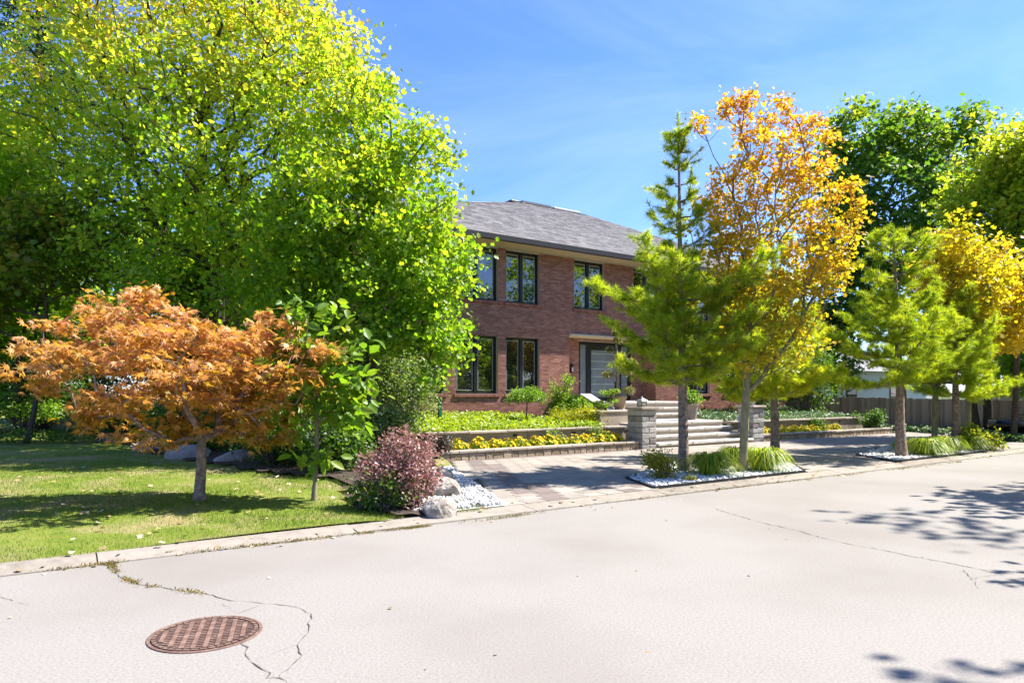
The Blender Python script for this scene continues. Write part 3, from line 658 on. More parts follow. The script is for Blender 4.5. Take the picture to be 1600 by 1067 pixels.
# ------------------------------------------------------------------ manhole cover
mp_ = gp(322, 989.5); mu, mv = UV(mp_); MR = 0.335
man = hthing('manhole_cover', 'rusty round cast iron manhole cover set in the road', 'manhole cover', mu, mv, 0.0)
mm = MB(); ring = 40
for k in range(ring):
    a, b = 2 * math.pi * k / ring, 2 * math.pi * (k + 1) / ring
    for (r0, z0, r1, z1) in ((MR, 0.003, MR - 0.003, 0.007), (MR - 0.003, 0.007, MR - 0.02, 0.007), (MR - 0.02, 0.007, MR - 0.021, 0.003)):
        mm.quad((mu + r0 * math.cos(a), mv + r0 * math.sin(a), z0), (mu + r0 * math.cos(b), mv + r0 * math.sin(b), z0), (mu + r1 * math.cos(b), mv + r1 * math.sin(b), z1), (mu + r1 * math.cos(a), mv + r1 * math.sin(a), z1))
mm.build('frame', M['rust'], man)
mm = MB(); mm.lathe(mu, mv, [(MR - 0.025, 0.003), (MR - 0.026, 0.0055)], 40); lid = mm.build('lid', M['rustdark'], man)
mm = MB()
for k in range(ring):
    a, b = 2 * math.pi * (k + 0.12) / ring, 2 * math.pi * (k + 0.88) / ring; r0, r1 = MR - 0.030, MR - 0.052
    mm.quad((mu + r0 * math.cos(a), mv + r0 * math.sin(a), 0.010), (mu + r0 * math.cos(b), mv + r0 * math.sin(b), 0.010), (mu + r1 * math.cos(b), mv + r1 * math.sin(b), 0.010), (mu + r1 * math.cos(a), mv + r1 * math.sin(a), 0.010))
RI = MR - 0.060; pitch = 0.066; th = math.radians(-17); ct, st = math.cos(th), math.sin(th)
def rbar(x0, x1, y0, y1):
    z = 0.010; P = [(x0, y0), (x1, y0), (x1, y1), (x0, y1)]; Q = [(mu + x * ct - y * st, mv + x * st + y * ct) for x, y in P]; mm.prism(Q, 0.0055, z)
x = -RI + 0.02
while x < RI:
    h = math.sqrt(max(RI ** 2 - max(abs(x), abs(x + 0.03)) ** 2, 0))
    if h > 0.03: rbar(x, x + 0.028, -h, h)
    xx = x + 0.031
    if abs(xx + 0.028) < RI:
        h2 = math.sqrt(RI ** 2 - max(abs(xx), abs(xx + 0.03)) ** 2); y = -h2
        while y + 0.016 < h2: rbar(xx, xx + 0.031, y, y + 0.016); y += 0.031
    x += pitch
mm.build('tread_pattern', M['rust'], lid)

# ================================================================== THE HOUSE
HV = 18.9; HU0, HU1 = 5.6, 28.7; HZ0, SOF = 0.35, 6.40; EV, EU0, EU1, EZ = 18.1, 4.8, 29.5, 6.56; HB = 32.3
RDG = (18.3, 22.0, 25.6, 10.3)
house = hthing('brick_house', 'two storey red brown brick house with grey hip roof and black windows', 'house', HU0, HV, 0.35)
WINS = [(10.82, 12.42, 4.58, 6.33), (12.73, 14.14, 4.58, 6.33), (15.69, 17.13, 4.58, 6.33), (18.63, 20.04, 4.58, 6.33), (21.6, 23.05, 4.58, 6.33), (24.0, 25.5, 4.58, 6.33), (8.2, 9.8, 4.58, 6.33),
        (8.85, 10.42, 1.52, 3.42), (10.82, 12.42, 1.52, 3.42), (12.73, 14.14, 1.52, 3.42), (21.6, 23.05, 1.52, 3.42), (24.0, 25.5, 1.52, 3.42)]
REC = (15.45, 19.85, 1.0, 3.64)
OPEN = WINS + [REC]
def wall_cells(mb, axis, fix, a0, a1, z0, z1, openings, t=0.5):
    xs = sorted({a0, a1, *[o[0] for o in openings], *[o[1] for o in openings]}); zs = sorted({z0, z1, *[o[2] for o in openings], *[o[3] for o in openings]})
    for i in range(len(xs) - 1):
        for j in range(len(zs) - 1):
            cx, cz = (xs[i] + xs[i+1]) / 2, (zs[j] + zs[j+1]) / 2
            if any(o[0] < cx < o[1] and o[2] < cz < o[3] for o in openings) or not z0 < cz < z1: continue
            f = (lambda a, z: (a, fix, z)) if axis == 'u' else (lambda a, z: (fix, a, z))
            mb.quad(f(xs[i], zs[j]), f(xs[i+1], zs[j]), f(xs[i+1], zs[j+1]), f(xs[i], zs[j+1]), t)
def bricks(mb, axis, fix, a0, a1, z0, z1, openings, out=-1, proud=0.008):
    h, L = 0.0667, 0.21; c = 0; z = z0
    rr = random.Random(int(fix * 100))
    while z + h <= z1 + 0.01:
        a = a0 - (0.105 if c % 2 else 0); 
        while a < a1:
            ivs = [(max(a, a0) + 0.005, min(a + L, a1) - 0.005)]
            for o in openings:
                if o[2] < z + h - 0.012 and o[3] > z + 0.012:
                    nw = []
                    for p, q in ivs:
                        if q <= o[0] or p >= o[1]: nw.append((p, q))
                        else:
                            if p < o[0]: nw.append((p, o[0]))
                            if q > o[1]: nw.append((o[1], q))
                    ivs = nw
            t = rr.random() ** 1.2
            if rr.random() < 0.06: t *= 0.3
            for p, q in ivs:
                if q - p < 0.015: continue
                zb, zt = z + 0.005, z + h - 0.005; j = proud + rr.uniform(-0.002, 0.003)
                if axis == 'u': f = lambda x, d, zz: (x, fix + out * d, zz)
                else: f = lambda x, d, zz: (fix + out * d, x, zz)
                mb.quad(f(p, j, zb), f(q, j, zb), f(q, j, zt), f(p, j, zt), t); mb.quad(f(p, j, zt), f(q, j, zt), f(q, 0, zt), f(p, 0, zt), t)
                mb.quad(f(p, 0, zb), f(q, 0, zb), f(q, j, zb), f(p, j, zb), t); mb.quad(f(p, 0, zb), f(p, j, zb), f(p, j, zt), f(p, 0, zt), t); mb.quad(f(q, j, zb), f(q, 0, zb), f(q, 0, zt), f(q, j, zt), t)
            a += L
        z += h; c += 1
mm = MB(); wall_cells(mm, 'u', HV, HU0, HU1, HZ0, SOF, OPEN)
wall_cells(mm, 'v', HU0, HV, HB, HZ0, SOF, []); wall_cells(mm, 'v', HU1, HV, HB, HZ0, SOF, []); wall_cells(mm, 'u', HB, HU0, HU1, HZ0, SOF, [])
for (a, b, z0, z1) in WINS:                       # reveals
    for q in (((a, HV, z0), (a, HV, z1), (a, HV + .2, z1), (a, HV + .2, z0)), ((b, HV, z0), (b, HV + .2, z0), (b, HV + .2, z1), (b, HV, z1)), ((a, HV, z1), (b, HV, z1), (b, HV + .2, z1), (a, HV + .2, z1)), ((a, HV, z0), (a, HV + .2, z0), (b, HV + .2, z0), (b, HV, z0))): mm.quad(*q)
a, b, z0, z1 = REC; RV = 19.6; DU0, DU1, DZ1 = 16.5, 19.15, 3.48
wall_cells(mm, 'u', RV, a, b, z0, z1, [(DU0, DU1, z0, DZ1)]); mm.quad((a, HV, z0), (a, HV, z1), (a, RV, z1), (a, RV, z0)); mm.quad((b, HV, z0), (b, RV, z0), (b, RV, z1), (b, HV, z1))
wall = mm.build('wall', M['mortar'], house)
mb = MB(); bricks(mb, 'u', HV, HU0, HU1, HZ0, SOF, OPEN); bricks(mb, 'v', HU0, HV + 0.002, HB, HZ0, SOF, [])
bricks(mb, 'u', RV, a, b, 1.25, z1, [(DU0, DU1, 1.0, DZ1)]); bricks(mb, 'v', b, HV + 0.01, RV - 0.01, 1.25, z1, [], out=-1)
o = mb.build('bricks', M['brick'], wall); o['kind'] = 'stuff'
# windows
def casement(win, parts=2):
    a, b, z0, z1 = win; fv = HV + 0.11; w = MB(); f = 0.065
    w.box(a, a + f, fv, fv + .07, z0, z1); w.box(b - f, b, fv, fv + .07, z0, z1); w.box(a + f, b - f, fv, fv + .07, z1 - f, z1); w.box(a + f, b - f, fv, fv + .07, z0, z0 + f)
    mid = (a + b) / 2; w.box(mid - .055, mid + .055, fv - .012, fv + .07, z0 + f, z1 - f)
    wo_ = w.build('window', M['frame'], house)
    for s0, s1 in ((a + f, mid - .055), (mid + .055, b - f)):
        p = MB(); p.box(s0, s1, fv + .035, fv + .045, z0 + f, z1 - f); p.build('pane', M['glass'], wo_)
        s = MB(); e = 0.045; d = 0.018; y0, y1 = fv + .026, fv + .0345
        x0, x1, q0, q1 = s0 + e, s1 - e, z0 + f + e, z1 - f - e
        s.box(x0, x0 + d, y0, y1, q0, q1); s.box(x1 - d, x1, y0, y1, q0, q1); s.box(x0 + d, x1 - d, y0, y1, q0, q0 + d); s.box(x0 + d, x1 - d, y0, y1, q1 - d, q1)
        s.build('glazing_bead', M['spacer'], wo_)
    s = MB(); x = a - 0.08
    while x < b + 0.07:
        s.box(x + .004, min(x + .076, b + 0.08), HV - 0.055, HV + 0.105, z0 - 0.10, z0 - 0.008, RNG.random() * 0.7); x += 0.078
    s.build('sill', M['brick'], wo_)
for w_ in WINS: casement(w_)
# entrance: black frame, frosted door leaf with etched lines, frosted sidelights, cream ceiling over the recess
ent = MB(); fz0 = 1.25; v0, v1 = RV - 0.01, RV + 0.09
SL = (DU0 + .06, DU0 + .36); DL = (DU0 + .60, DU1 - .80); SR = (DU1 - .50, DU1 - .14)
ent.box(DU0, DU1, v0, v1, DZ1 - .12, DZ1)
for x0, x1 in ((DU0, SL[0]), (SL[1], DL[0]), (DL[1], SR[0]), (SR[1], DU1)): ent.box(x0, x1, v0, v1, fz0, DZ1 - .12)
ent.box(SL[0], SL[1], v0, v1, fz0, fz0 + .1); ent.box(SR[0], SR[1], v0, v1, fz0, fz0 + .1); ent.box(DL[0], DL[1], v0 + .01, v1, fz0, fz0 + .14); ent.box(DL[0], DL[1], v0 + .01, v1, DZ1 - .3, DZ1 - .12)
door = ent.build('entrance_door', M['frame'], house)
for x0, x1, q0, q1 in ((SL[0], SL[1], fz0 + .1, DZ1 - .12), (SR[0], SR[1], fz0 + .1, DZ1 - .12), (DL[0], DL[1], fz0 + .14, DZ1 - .3)):
    p = MB(); p.box(x0, x1, RV + .03, RV + .05, q0, q1); p.build('frosted_pane', M['frosted'], door)
e = MB()
for k in range(6): z = fz0 + .34 + k * 0.29; e.box(DL[0], DL[1], RV + .026, RV + .0295, z, z + .014); e.box(SR[0], SR[1], RV + .026, RV + .0295, z, z + .01)
e.build('etched_lines', M['frostline'], door)
h_ = MB(); h_.box(DL[1] - .09, DL[1] - .05, RV - .06, RV - .03, 2.0, 2.9); h_.box(DL[1] - .08, DL[1] - .06, RV - .031, RV + .03, 2.1, 2.14); h_.box(DL[1] - .08, DL[1] - .06, RV - .031, RV + .03, 2.76, 2.8); h_.build('handle', M['metal'], door)
mm = MB(); mm.box(REC[0], REC[1] , HV - .10, RV - .012, REC[3] - .05, REC[3] - .004); mm.build('recess_ceiling', M['soffit'], house)
# roof
def slope(mb, A, B, Cc, D, tabw=0.33, rowl=0.145, seed=1):
    A, B, Cc, D = map(np.array, (A, B, Cc, D)); rr = random.Random(seed); n = np.cross(B - A, D - A); n = n / np.linalg.norm(n)
    e = (B - A) / np.linalg.norm(B - A); upv = np.cross(n, e); Ls = (D - A) @ upv; rows = int(Ls / rowl)
    for k in range(rows):
        s0, s1 = k / rows, min(1.0, (k + 1.25) / rows); l0, r0 = A + (D - A) * s0, B + (Cc - B) * s0; l1, r1 = A + (D - A) * s1, B + (Cc - B) * s1
        w = np.linalg.norm(r0 - l0); x = -rr.random() * tabw
        while x < w:
            x2 = x + tabw * rr.uniform(0.55, 1.25); p, q = max(0, x), min(w, x2); x = x2
            if q - p < 0.02: continue
            hl = (l1 - l0) @ e; hr = (r1 - l0) @ e; P, Q = max(p, hl), min(q, hr)
            if Q - P < 0.005: continue
            lo = 0.012 + rr.uniform(0, 0.006); t = rr.random()
            a_, b_ = l0 + e * p + n * lo, l0 + e * (q - .004) + n * lo; c_, d_ = l0 + e * (Q - .004) + upv * (s1 - s0) * Ls + n * .003, l0 + e * P + upv * (s1 - s0) * Ls + n * .003
            mb.quad(tuple(a_), tuple(b_), tuple(c_), tuple(d_), t); mb.quad(tuple(l0 + e * p), tuple(l0 + e * (q - .004)), tuple(b_), tuple(a_), t)
rl, rr_, rv_, rz_ = RDG; eb = HB + .8
cA, cB, cC, cD = (EU0, EV, EZ), (EU1, EV, EZ), (EU1, eb, EZ), (EU0, eb, EZ); R1, R2 = (rl, rv_, rz_), (rr_, rv_, rz_)
mm = MB(); mm.quad(cA, cB, R2, R1); mm.quad(cC, cD, R1, R2); mm.poly([cB, cC, R2]); mm.poly([cD, cA, R1])
roof = mm.build('roof', M['shingle'], house)
mb = MB(); slope(mb, cA, cB, R2, R1); slope(mb, cD, cA, R1, R1, seed=2); slope(mb, cB, cC, R2, R2, seed=3)
o = mb.build('shingles', M['shingle'], roof); o['kind'] = 'stuff'
mm = MB()                                           # ridge and hip caps
for P0, P1 in ((R1, R2), (cA, R1), (cB, R2)):
    P0, P1 = np.array(P0), np.array(P1); L = np.linalg.norm(P1 - P0); d = (P1 - P0) / L; sd = np.cross(d, (0, 0, 1)); sd /= np.linalg.norm(sd); k = 0.0
    while k < L - .1:
        a_, b_ = P0 + d * k, P0 + d * min(k + .3, L); t = RNG.random()
        for s in (-1, 1): mm.quad(tuple(a_ + (0, 0, .03)), tuple(a_ + sd * s * .13 - np.array((0, 0, .022))), tuple(b_ + sd * s * .13 - np.array((0, 0, .03))), tuple(b_ + (0, 0, .02)), t)
        k += .27
o = mm.build('ridge_caps', M['shingle'], roof); o['kind'] = 'stuff'
mm = MB()
mm.box(EU0 - .05, EU1 + .05, EV - .10, EV + .02, SOF - .02, EZ + .012); mm.box(EU0 - .10, EU0 + .02, EV + .021, eb, SOF - .02, EZ + .012); mm.box(EU1 - .02, EU1 + .10, EV + .021, eb, SOF - .02, EZ + .012)
mm.build('gutter', M['fascia'], roof, bevel=0.012)
for k in range(4):
    w = (HV - EV - .03) / 4; s = MB(); s.box(EU0 + .03, EU1 - .03, EV + .021 + k * w, EV + .021 + (k + 1) * w - .008, SOF - .005, SOF + .02); s.build('soffit_board', M['soffit'], roof)
s = MB(); s.box(EU0 + .03, HU0 - .001, HV, eb - .1, SOF - .005, SOF + .02); s.build('soffit_board', M['soffit'], roof)
v_ = MB(); v_.prism([(17.75, 25.9), (18.2, 25.9), (18.2, 26.5), (17.75, 26.5)], 10.0, 10.47); v_.build('roof_vent', M['fascia'], roof, bevel=0.03)
v_ = MB(); v_.prism([(18.4, 25.9), (20.1, 25.9), (20.1, 27.4), (18.4, 27.4)], 9.6, 10.52); v_.build('roof_curb', M['shingle'], roof)
v_ = MB(); v_.box(20.25, 21.9, 25.9, 27.1, 9.6, 10.52); v_.build('skylight', M['spacer'], roof, bevel=0.03)
# small black wall lamp by the door
wl_ = hthing('wall_lamp', 'small dark wall lamp on brick beside the entrance door', 'wall lamp', 16.1, RV - .02, 2.35)
mm = MB(); mm.box(16.06, 16.16, RV - .10, RV - .009, 2.3, 2.62); mm.build('body', M['frame'], wl_, bevel=0.01); mm = MB(); mm.box(16.075, 16.145, RV - .112, RV - .101, 2.34, 2.5); mm.build('lens', M['lamp_glass'], wl_)

# ================================================================== RETAINING WALLS, PILLARS, STEPS
def low_wall(label, u0, u1, v, z0, h, group):
    t = hthing('retaining_wall', label, 'wall', u0, v, z0, group); mm = MB(); mm.box(u0 + .02, u1 - .02, v + .025, v + .24, z0, z0 + h - .062); mm.build('core', M['wallblock'], t); u = u0
    while u < u1 - .05:
        L = min(RNG.choice((0.2, 0.24, 0.28)), u1 - u); block('block', t, u + L / 2, v + .10, z0, L - .006, .2, h - .066, M['wallblock'], c=.014, rough=.006, rng=RNG); u += L
    u = u0
    while u < u1 - .05:
        L = min(0.46, u1 - u); block('cap_stone', t, u + L / 2, v + .11, z0 + h - .060, L - .006, .27, .06, M['wallcap'], c=.010, rough=.003, rng=RNG); u += L
    return t
def slab_wall(label, u0, u1, v, z0, h, group):
    t = hthing('retaining_wall', label, 'wall', u0, v, z0, group); u = u0
    while u < u1 - .05:
        L = min(0.95, u1 - u); block('slab', t, u + L / 2, v + .08, z0, L - .006, .16, h - .06, M['slabwall'], c=.006, rough=.002, rng=RNG); u += L
    u = u0
    while u < u1 - .05:
        L = min(1.1, u1 - u); block('cap_stone', t, u + L / 2, v + .08, z0 + h - .056, L - .006, .28, .055, M['wallcap'], c=.008, rough=.004, rng=RNG); u += L
    u = u0 + .5
    while u < u1:
        mm = MB(); mm.box(u, u + .12, v - .012, v - .001, z0 + h - .17, z0 + h - .11); mm.build('wall_light', M['frame'], t); u += 1.9
    return t
low_wall('low split stone wall edging yellow flowers left of the steps', 7.12, 13.13, 13.1, 0.0, 0.25, 'low stone walls')
low_wall('low split stone wall edging yellow flowers right of the steps', 18.42, 26.4, 13.1, 0.0, 0.25, 'low stone walls')
slab_wall('smooth sandstone retaining wall under the bright green ground cover', 7.25, 13.5, 14.0, 0.0, 0.62, 'upper retaining walls')
slab_wall('smooth sandstone retaining wall in the shade right of the steps', 18.1, 26.0, 14.0, 0.0, 0.64, 'upper retaining walls')
structure(sheet('flower_bed_soil', [(7.15, 13.3), (13.2, 13.3), (13.2, 14.02), (7.3, 14.02)], 0.19, M['earth'])); structure(sheet('flower_bed_soil', [(18.3, 13.3), (26.3, 13.3), (26.0, 14.02), (18.3, 14.02)], 0.19, M['earth']))
def upz(p): return 0.54 + 0.05 * (p[1] - 14.1)
structure(sheet('upper_bed_soil', [(7.2, 14.12), (13.5, 14.12), (14.2, 15), (14.2, 18.89), (5.0, 18.89), (5.0, 16.0)], upz, M['earth'])); structure(sheet('upper_bed_soil', [(18.3, 14.12), (26, 14.12), (29, 18.89), (18.3, 18.89)], upz, M['earth']))

def pillar_(label, u, v):
    t = hthing('gate_pillar', label, 'pillar', u + .27, v + .27, 0, 'stone pillars beside the steps'); z = 0.0; S = .56
    mm = MB(); mm.box(u + .03, u + S - .03, v + .03, v + S - .03, 0, 1.0); mm.build('core', M['wallblock'], t)
    for k in range(7):
        h = .155; a = RNG.uniform(.22, .34) if k % 2 else .0
        if k % 2: spl = [(0, S * .5), (S * .5, S)]
        else: spl = [(0, S)]
        for p, q in spl: block('block', t, u + (p + q) / 2, v + S / 2, z + .003, q - p - .006, S, h - .006, M['pillar'], c=.016, rough=.008, rng=RNG)
        z += h
    block('cap_stone', t, u + S / 2, v + S / 2, z + .002, S + .10, S + .10, .07, M['wallcap'], c=.014, rough=.004, rng=RNG); return z + .072
def lantern(label, u, v, z):
    t = hthing('lantern', label, 'lantern', u, v, z, 'lanterns on the pillars'); mm = MB(); mm.lathe(u, v, [(.13, z), (.13, z + .02), (.10, z + .03)], 4, ang=math.pi / 4); mm.build('base', M['lamp_metal'], t)
    mm = MB(); mm.lathe(u, v, [(.105, z + .031), (.125, z + .15)], 4, ang=math.pi / 4); mm.build('glass', M['lamp_glass'], t)
    mm = MB()
    for sx in (-1, 1):
        for sy in (-1, 1): mm = MB(); mm.box(u + sx * .088 - .008, u + sx * .088 + .008, v + sy * .088 - .008, v + sy * .088 + .008, z + .03, z + .151); mm.build('corner_bar', M['lamp_metal'], t)
    mm = MB(); mm.lathe(u, v, [(.19, z + .152), (.185, z + .162), (.05, z + .235), (.015, z + .245), (.02, z + .27), (.004, z + .285)], 4, ang=math.pi / 4); mm.build('lantern_roof', M['lamp_metal'], t)
zt = pillar_('stone block pillar left of the steps with the fuller lantern', 13.13, 13.0); lantern('grey pyramid roofed lantern on the left stone pillar', 13.41, 13.28, zt)
zt = pillar_('stone block pillar right of the steps behind the young trunks', 17.86, 13.0); lantern('grey pyramid roofed lantern on the right stone pillar', 18.14, 13.28, zt)

steps = hthing('front_steps', 'wide pale natural stone steps between two stone pillars', 'steps', 13.7, 12.95, 0.0)
for k in range(4):
    v = 12.95 + .38 * k; z = .17 * (k + 1); 
    mm = MB(); mm.box(13.7, 17.84, v + .05, v + .42 if k < 3 else 16.0, 0.0, z - .075); mm.build('riser', M['wallcap'], steps)
    cuts = [13.70, 13.70 + RNG.uniform(1.2, 1.6), 15.0 + RNG.uniform(1.2, 1.6), 17.84]
    for a, b in zip(cuts[:-1], cuts[1:]): block('tread_stone', steps, (a + b) / 2, v + .225, z - .074, b - a - .008, .45, .074, M['step'], c=.012, rough=.007, rng=RNG)
for a, b in ((13.70, 15.1), (15.1, 16.5), (16.5, 17.84)): block('landing_slab', steps, (a + b) / 2, 15.27, .607, b - a - .008, 1.35, .074, M['step'], c=.008, rough=.003, rng=RNG)
up = hthing('upper_steps', 'pale stone steps climbing from the landing to the front door', 'steps', 14.7, 15.9, 0.5)
for k in range(3):
    v = 15.96 + .36 * k; z = .68 + .19 * (k + 1); mm = MB(); mm.box(14.6, 18.9, v + .05, 19.58, .5, z - .075) if k == 2 else mm.box(14.6, 18.9, v + .05, v + .41, .5, z - .075); mm.build('riser', M['wallcap'], up)
    for a, b in ((14.58, 16.0), (16.0, 17.5), (17.5, 18.92)): block('tread_stone', up, (a + b) / 2, v + .21 if k < 2 else v + 1.41, z - .074, b - a - .008, .42 if k < 2 else 2.82, .074, M['step'], c=.012, rough=.005, rng=RNG)
ck = hthing('stair_cheek_wall', 'sloping pale stone cheek wall beside the entrance steps', 'wall', 14.4, 15.5, .4)
mm = MB(); pr = [(15.0, .4), (15.0, .75), (15.3, .86), (16.75, 1.46), (17.6, 1.46), (17.6, .4)]; n = len(pr)
mm.poly([(14.2, *p) for p in pr]); mm.poly([(14.55, *p) for p in pr[::-1]])
for k in range(n): p, q = pr[k], pr[(k + 1) % n]; mm.quad((14.2, *p), (14.55, *p), (14.55, *q), (14.2, *q))
mm.build('core', M['slabwall'], ck)
mm = MB(); 
for p, q in zip(pr[1:4], pr[2:5]):
    a_, b_, c_, d_ = (14.16, *p), (14.59, *p), (14.59, *q), (14.16, *q); up_ = lambda x: (x[0], x[1], x[2] + .06)
    lo_ = lambda x: (x[0], x[1], x[2] + .004)
    mm.quad(up_(a_), up_(b_), up_(c_), up_(d_)); mm.quad(lo_(a_), up_(a_), up_(d_), lo_(d_)); mm.quad(up_(b_), lo_(b_), lo_(c_), up_(c_)); mm.quad(lo_(a_), lo_(b_), up_(b_), up_(a_))
mm.build('coping', M['step'], ck)
pb = hthing('planter_wall', 'square sandstone planter behind the left stone pillar', 'planter', 12.95, 14.45, .3)
mm = MB(); mm.box(12.95, 14.15, 14.45, 15.35, .3, .98); mm.build('core', M['slabwall'], pb); block('cap_stone', pb, 13.55, 14.9, .984, 1.26, .96, .05, M['wallcap'], c=.01, rng=RNG)
# planting pots
def pot(label, u, v, z, r, h, m_, group=None):
    t = hthing('plant_pot', label, 'pot', u, v, z, group); mm = MB(); mm.lathe(u, v, [(r * .72, z), (r * .95, z + h * .75), (r, z + h * .86), (r * 1.06, z + h * .88), (r * 1.06, z + h), (r * .92, z + h), (r * .9, z + h * .93)], 20); mm.build('pot_body', m_, t, smooth=False)
    mm = MB(); mm.lathe(u, v, [(r * .88, z + h * .9), (r * .1, z + h * .94)], 20); mm.build('soil', M['earth'], t); return t
PP = (14.80, 15.62); 
block('plinth', hthing('pot_plinth', 'pale stone plinth under the clipped evergreen pot', 'plinth', PP[0], PP[1], .68), PP[0], PP[1], .682, .5, .5, .36, M['step'], rng=RNG)
pot('tan pot holding the clipped cloud evergreen by the door', PP[0], PP[1], 1.044, .22, .40, M['terracotta'])
pot('large grey pot standing on the landing near the right pillar', 17.2, 14.9, .684, .27, .52, M['potgrey'])

# ================================================================== TREES
# --- orange Japanese maple on the lawn
B = gp(312, 782, lawn_z); Y = B.y
lobes = [lob(140, 505, Y + .1, 90, 15, .8), lob(90, 545, Y + .3, 60, 12, .5), lob(80, 592, Y - .1, 58, 22, .6), lob(215, 492, Y, 75, 20, .8), lob(270, 530, Y - .1, 100, 22, 1.0), lob(360, 530, Y, 95, 20, 1.0), lob(180, 565, Y - .3, 100, 18, .9), lob(300, 575, Y - .4, 110, 20, 1.1), lob(425, 545, Y + .1, 78, 18, .8), lob(430, 590, Y - .1, 85, 22, .85),
         lob(500, 552, Y + .1, 36, 14, .45), lob(395, 630, Y - .2, 72, 26, .7), lob(425, 668, Y, 40, 30, .45), lob(230, 625, Y - .5, 95, 20, .7), lob(255, 680, Y - .4, 70, 20, .6), lob(165, 650, Y, 48, 24, .6), lob(330, 660, Y + .2, 60, 26, .6), lob(430, 500, Y + .2, 36, 12, .4), lob(157, 464, Y + .1, 26, 7, .25), lob(235, 468, Y + .2, 44, 11, .4), lob(420, 610, Y + .4, 60, 30, .5), lob(330, 610, Y + .3, 90, 30, .6)]
tr = wob_trunk(0.78, (0.03, 0.0), 6, 0.008, 4)
def jt(p): return 0.24 * np.clip((p[:, 2] - 1.3) / 1.3, -0.8, 1)
jm = broadleaf('japanese_maple', 'orange leaved Japanese maple with short trunk on the lawn', 'tree', B, tr, lobes, 360, 9500, 0.102, T_STAR, M['orange_leaf'], M['bark_pine'], 0.076, 5, sigma=0.085, up=0.75, droop=0.55, tintf=jt, r_tip=0.0052, path_pen=0.12, rise=0.0, arch=0.10, flat=0.55, seg=0.22, start=0.84)

# --- big green maples on the left
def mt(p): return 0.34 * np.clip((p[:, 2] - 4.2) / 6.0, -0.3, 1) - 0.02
B1 = Vector((-3.1, 14.6, lawn_z(13.8)))
lobes = [lob(575, 200, 14.4, 75, 95, 1.3), lob(548, 130, 14.8, 55, 60, 1.1), lob(620, 330, 14.2, 95, 100, 1.6), lob(520, 340, 14.0, 105, 110, 1.7), lob(665, 430, 14.0, 72, 70, 1.2), lob(690, 520, 13.6, 42, 45, .8), lob(560, 480, 13.8, 110, 75, 1.5), lob(640, 520, 13.5, 70, 50, 1.0),
         lob(470, 430, 14.2, 85, 90, 1.4), lob(690, 345, 14.2, 38, 50, .8), lob(665, 245, 14.4, 40, 55, .8), lob(708, 480, 13.9, 30, 26, .6), lob(470, 530, 14.4, 80, 40, 1.2), lob(705, 535, 13.6, 30, 24, .6), lob(675, 580, 13.5, 26, 16, .5), lob(715, 415, 14.0, 26, 36, .5)]
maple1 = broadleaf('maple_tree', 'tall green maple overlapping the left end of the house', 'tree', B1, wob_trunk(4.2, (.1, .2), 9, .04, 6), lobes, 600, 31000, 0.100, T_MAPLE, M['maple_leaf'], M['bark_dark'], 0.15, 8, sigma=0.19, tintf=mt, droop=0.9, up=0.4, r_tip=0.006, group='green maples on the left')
B2 = Vector((-7.4, 17.0, lawn_z(18)))
lobes = [lob(330, 60, 16.6, 190, 120, 3.0), lob(415, 40, 16.8, 115, 110, 2.4), lob(280, -80, 17, 170, 110, 3.0), lob(480, 160, 16.4, 110, 110, 2.0), lob(330, 200, 15.6, 180, 110, 2.8), lob(220, 150, 16.0, 120, 120, 2.2), lob(400, 290, 15.2, 150, 90, 2.2), lob(260, 310, 15.2, 140, 80, 2.2), lob(170, 260, 15.6, 110, 80, 1.8), lob(350, 390, 15.0, 130, 60, 1.8), lob(520, 70, 17, 50, 60, 1.2), lob(200, 390, 15.6, 110, 50, 1.6), lob(300, 455, 15.4, 130, 36, 1.6), lob(420, 460, 15.2, 90, 40, 1.4), lob(90, 70, 16.6, 95, 90, 2.0), lob(70, 210, 16.4, 85, 70, 1.8)]
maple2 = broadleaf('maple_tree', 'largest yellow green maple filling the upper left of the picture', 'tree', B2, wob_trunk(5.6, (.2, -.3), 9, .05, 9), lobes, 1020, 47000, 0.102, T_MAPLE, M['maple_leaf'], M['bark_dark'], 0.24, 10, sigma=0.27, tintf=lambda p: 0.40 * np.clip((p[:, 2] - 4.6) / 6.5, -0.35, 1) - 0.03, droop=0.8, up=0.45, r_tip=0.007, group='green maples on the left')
# slender young trees at the left edge
B3 = pt(40, 668, 15.5); B3.z = lawn_z(18)
lobes = [lob(60, 430, 15.5, 90, 40, 1.4), lob(20, 370, 15.8, 70, 60, 1.2), lob(100, 350, 15.8, 80, 60, 1.2), lob(-40, 450, 15.5, 60, 60, 1.0)]
broadleaf('young_maple', 'slender young tree with rust tinged leaves at the left edge', 'tree', B3, wob_trunk(2.9, (.35, .1), 8, .03, 12), lobes, 150, 6500, 0.14, T_MAPLE, leafmat('rusty_leaf', [(0, (0.06, 0.12, 0.012)), (0.55, (0.12, 0.17, 0.016)), (0.8, (0.22, 0.14, 0.03)), (1, (0.30, 0.10, 0.03))]), M['bark_dark'], 0.06, 13, sigma=.22, droop=.7)
B4 = pt(18, 662, 17.5); B4.z = lawn_z(20)
lobes = [lob(20, 300, 17.5, 90, 90, 1.6), lob(-60, 220, 17.5, 90, 110, 1.6), lob(90, 480, 18, 80, 60, 1.2), lob(-20, 500, 17.6, 90, 60, 1.4)]
broadleaf('young_maple', 'leaning dark stemmed green tree just behind the left edge tree', 'tree', B4, wob_trunk(4.6, (.5, .2), 9, .03, 14), lobes, 260, 11000, 0.15, T_MAPLE, M['maple_leaf'], M['bark_dark'], 0.075, 15, sigma=.26, droop=.7, tintf=lambda p: 0 * p[:, 2] - .05)

